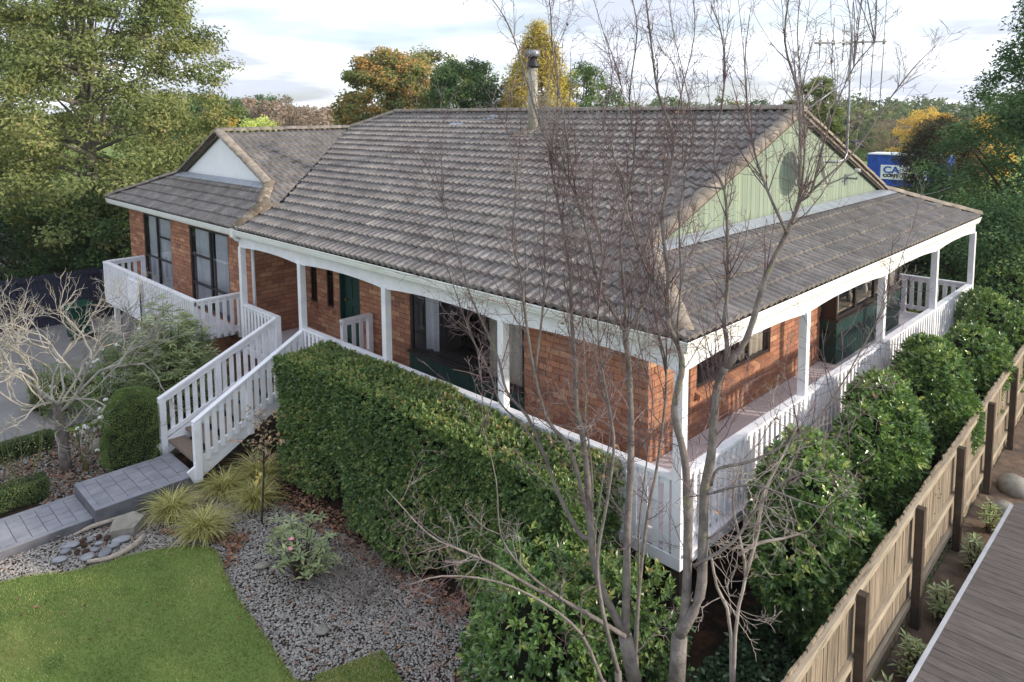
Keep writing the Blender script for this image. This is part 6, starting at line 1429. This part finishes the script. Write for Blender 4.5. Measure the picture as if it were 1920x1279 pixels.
# cabbage trees
def cordyline(label, loc, heads):
    t = thing('cabbage_tree', label, 'tree', loc, 'cabbage trees', local=True); m = MB(); C, D, Nn = [], [], []
    for (x, y, z) in heads:
        m.tube([(0, 0, -0.05), (x * 0.3, y * 0.3, z * 0.55), (x, y, z)], [0.22, 0.14, 0.10], 7); k = 240; v = rdir(k); v[:, 2] = v[:, 2] * 0.75 + 0.3
        C.append(np.tile((x, y, z), (k, 1)) + v * 0.08); D.append(v); Nn.append(rdir(k) + np.array([0, 0, 1.0]))
    m.build('trunk', DBARK, t, True); n = sum(len(c) for c in C)
    fol('crown', np.vstack(C), np.vstack(D), np.vstack(Nn), rng.uniform(0.55, 0.9, n), rng.uniform(0.035, 0.05, n), L_CORD, t, 0.05, None, 0.25); return t
cordyline('spiky cabbage tree with several heads behind the gable apex', (-14.4, 37.6, G), [(-0.3, 0, 7.6), (0.8, 0.2, 7.3), (-1.3, 0.3, 6.6), (0.2, -0.4, 6.5), (1.2, 0.1, 6.3), (0.4, 0.6, 8.0)])
cordyline('lower spiky cabbage tree beside the black barn', (-13.7, 38.2, G), [(0.3, 0, 5.4), (0.9, 0.3, 4.9), (-0.5, -0.2, 5.0)])
cordyline('small spiky cabbage tree left of the gable apex', (-15.4, 38.0, G), [(0, 0, 6.6), (0.5, 0.2, 6.0)])
# black barn
t = thing('barn', 'black clad barn with a low gable roof beyond the cabbage trees', 'barn', (-24.7, 59.1, G), None, local=True); t.rotation_euler = (0, 0, R(21)); hb = 4.5
m = MB(); m.poly([(-hb, 0, 0), (hb, 0, 0), (hb, 0, 3.6), (0, 0, 5.9), (-hb, 0, 3.6)], 10.0, (0, -1, 0)); m.build('wall', BARNB, t)
for s in (1, -1):
    m = MB(); m.poly([(0, -1.0, 6.1), (s * (hb + 1.2), -1.0, 3.18), (s * (hb + 1.2), 10.3, 3.18), (0, 10.3, 6.1)], 0.16, unit(np.array([s * 0.46, 0, 0.89]))); m.build('roof', BARNB, t)
for x in np.arange(-hb + 0.2, hb, 0.4):
    m = MB(); m.box(x, x + 0.06, -0.04, -0.002, 0, 3.55 + (1 - abs(x) / hb) * 2.2); m.build('batten', BARNB, t)
# blue container with its sign
t = thing('shipping_container', 'blue corrugated shipping container with a white lettered sign', 'container', (-14.5, 60.0, G)); cx0, cx1, cy = -18.2, -12.2, 59.0
prof_ = []; x = cx0; k = 0
while x < cx1: prof_.append((x, cy + (0.0 if k % 4 < 2 else 0.12))); x += (0.26 if k % 2 == 0 else 0.12); k += 1
V = [(a, b, z_) for z_ in (G + 0.12, 1.08) for a, b in prof_]; k = len(prof_); m = MB(); m.add(V, [(i, i + 1, k + i + 1, k + i) for i in range(k - 1)]); m.build('side_panel', BLUE, t)
m = MB(); m.box(cx0, cx1, cy + 0.16, cy + 2.4, G + 0.1, 1.08); m.build('body', BLUE, t)
m = MB(); m.box(cx0 - 0.05, cx0 + 0.14, cy - 0.06, cy + 2.45, G, 1.1); m.build('corner_post', BLUE, t)
m = MB(); m.box(cx0 - 0.05, cx1, cy - 0.05, cy + 2.45, 1.1, 1.2); m.build('roof', WPLATE, t)
m = MB(); m.box(cx0 - 0.05, cx1, cy - 0.05, cy + 0.1, G, G + 0.14); m.build('bottom_rail', BLUE, t)
m = MB(); m.box(-17.15, -13.6, cy - 0.08, cy - 0.03, -0.95, 0.25); sign = m.build('sign', WPLATE, t)
def text(s, loc, size, mat, parent):
    cu = bpy.data.curves.new('txt', 'FONT'); cu.body = s; cu.size = size; cu.extrude = 0.01; cu.offset = 0.025; o = bpy.data.objects.new('txt', cu); COL.objects.link(o); bpy.context.view_layer.update()
    me = bpy.data.meshes.new_from_object(o); bpy.data.objects.remove(o); me.materials.clear(); me.materials.append(mat)
    return place('lettering', me, parent, Matrix.Translation(loc) @ Matrix.Rotation(math.pi / 2, 4, 'X') @ Matrix.Diagonal((1.25, 1, 1, 1)))
text('CA', (-16.95, cy - 0.095, -0.4), 0.75, BLUE, sign); text('CONT', (-16.95, cy - 0.095, -0.75), 0.34, BLACK, sign)
m = MB(); m.box(-19.5, -18.4, 60.5, 60.7, G, -0.3); tag(m.build('low_wall', RAILW), 'low pale timber wall beside the blue container', 'wall')
# rows of young trees by the paddock
for i, (x, y, h) in enumerate(((-21.0, 98, 3.0), (-26.0, 100, 3.6), (-23.0, 104, 3.2), (-18.5, 101, 3.4), (-15.5, 99, 3.0), (-31.0, 96, 3.4), (-28.5, 90, 4.2))):
    if i == 0: proto = tree('paddock_shrub', 'young green shrub in the row at the paddock edge', 'shrub', (x, y, G), 0, 3.2, 1.3, 1.3, 'egg', 60, 60, 0.5, 0.28, 0.12, L_MID, DBARK, 0.4, (1, 0.08, 8), group='young shrubs along the paddock')
    else: copy_tree(proto, (x, y, G), rng.uniform(0, 6), h / 3.0)
# ================================================================== distant wood
def wood(name, label, spots, mat, per, rc, leafL):
    Cs, Ds, Ns, RV = [], [], [], []
    for (x, y, h, r_) in spots:
        K, C, D, Nn, idx = crown(h * 0.05, h, r_, r_, 'egg', 34, per, rc, 0.45, 0.75); kt = rng.random() * 0.7
        Cs.append(C + np.array([x, y, G])); Ds.append(D); Ns.append(Nn); RV.append(np.clip(kt + rng.random(len(C)) * 0.3, 0, 1))
    C = np.vstack(Cs); n = len(C); V, F, rv = leaves(C, np.vstack(Ds), np.vstack(Ns), leafL * rng.uniform(0.7, 1.3, n), leafL * 0.5, 0.2, np.concatenate(RV))
    o = place(name, mesh_np(name, V, F, mat, False, rv)); o['kind'] = 'stuff'; o['label'] = label; o['category'] = 'wood'
def arc(px0, px1, Rr0, Rr1, n, h0, h1, r_):
    sp_ = []
    for i in range(n):
        px = px0 + (px1 - px0) * (i + rng.random()) / n; dv = fw * 1.0 + rt * ((px - 960) / F_PX); a = math.atan2(dv.y, dv.x); q = rng.uniform(Rr0, Rr1)
        sp_.append((CAM[0] + math.cos(a) * q, CAM[1] + math.sin(a) * q, rng.uniform(h0, h1), r_ * rng.uniform(0.8, 1.3)))
    return sp_
wood('distant_wood', 'far wooded skyline of green trees behind the house', arc(1060, 2150, 150, 210, 62, 6.6, 9.0, 5.5) + arc(1560, 1660, 110, 130, 7, 6.0, 7.6, 4.0) + arc(-300, 1060, 220, 260, 46, 6.0, 8.0, 6.0), L_FAR, 20, 1.3, 1.05)
wood('distant_copse', 'brownish leafless copse on the skyline left of the orange maple', arc(330, 545, 92, 125, 34, 6.6, 8.6, 2.6) + arc(545, 640, 95, 120, 12, 5.4, 7.2, 2.0), L_FARB, 26, 0.9, 0.6)
wood('distant_copse', 'dark green pines on the skyline beyond the wing', arc(380, 540, 128, 140, 9, 8.4, 9.8, 3.0) + arc(350, 400, 80, 95, 4, 7.5, 9.0, 2.4), L_CONIF, 34, 0.9, 0.55)

# ================================================================== haze
hz = MB(); hz.box(-330, 330, -60, 330, G - 1.2, 20.0)
hm, ht, ho = _new('haze_air'); pv = ht.nodes.new('ShaderNodeVolumePrincipled'); pv.inputs['Color'].default_value = (0.86, 0.90, 0.96, 1); pv.inputs['Density'].default_value = 0.0004; pv.inputs['Anisotropy'].default_value = 0.2
ht.links.new(pv.outputs[0], ho.inputs['Volume'])
ho_ = hz.build('haze', hm); ho_['kind'] = 'stuff'; ho_['label'] = 'thin pale haze in the air'; ho_['category'] = 'haze'
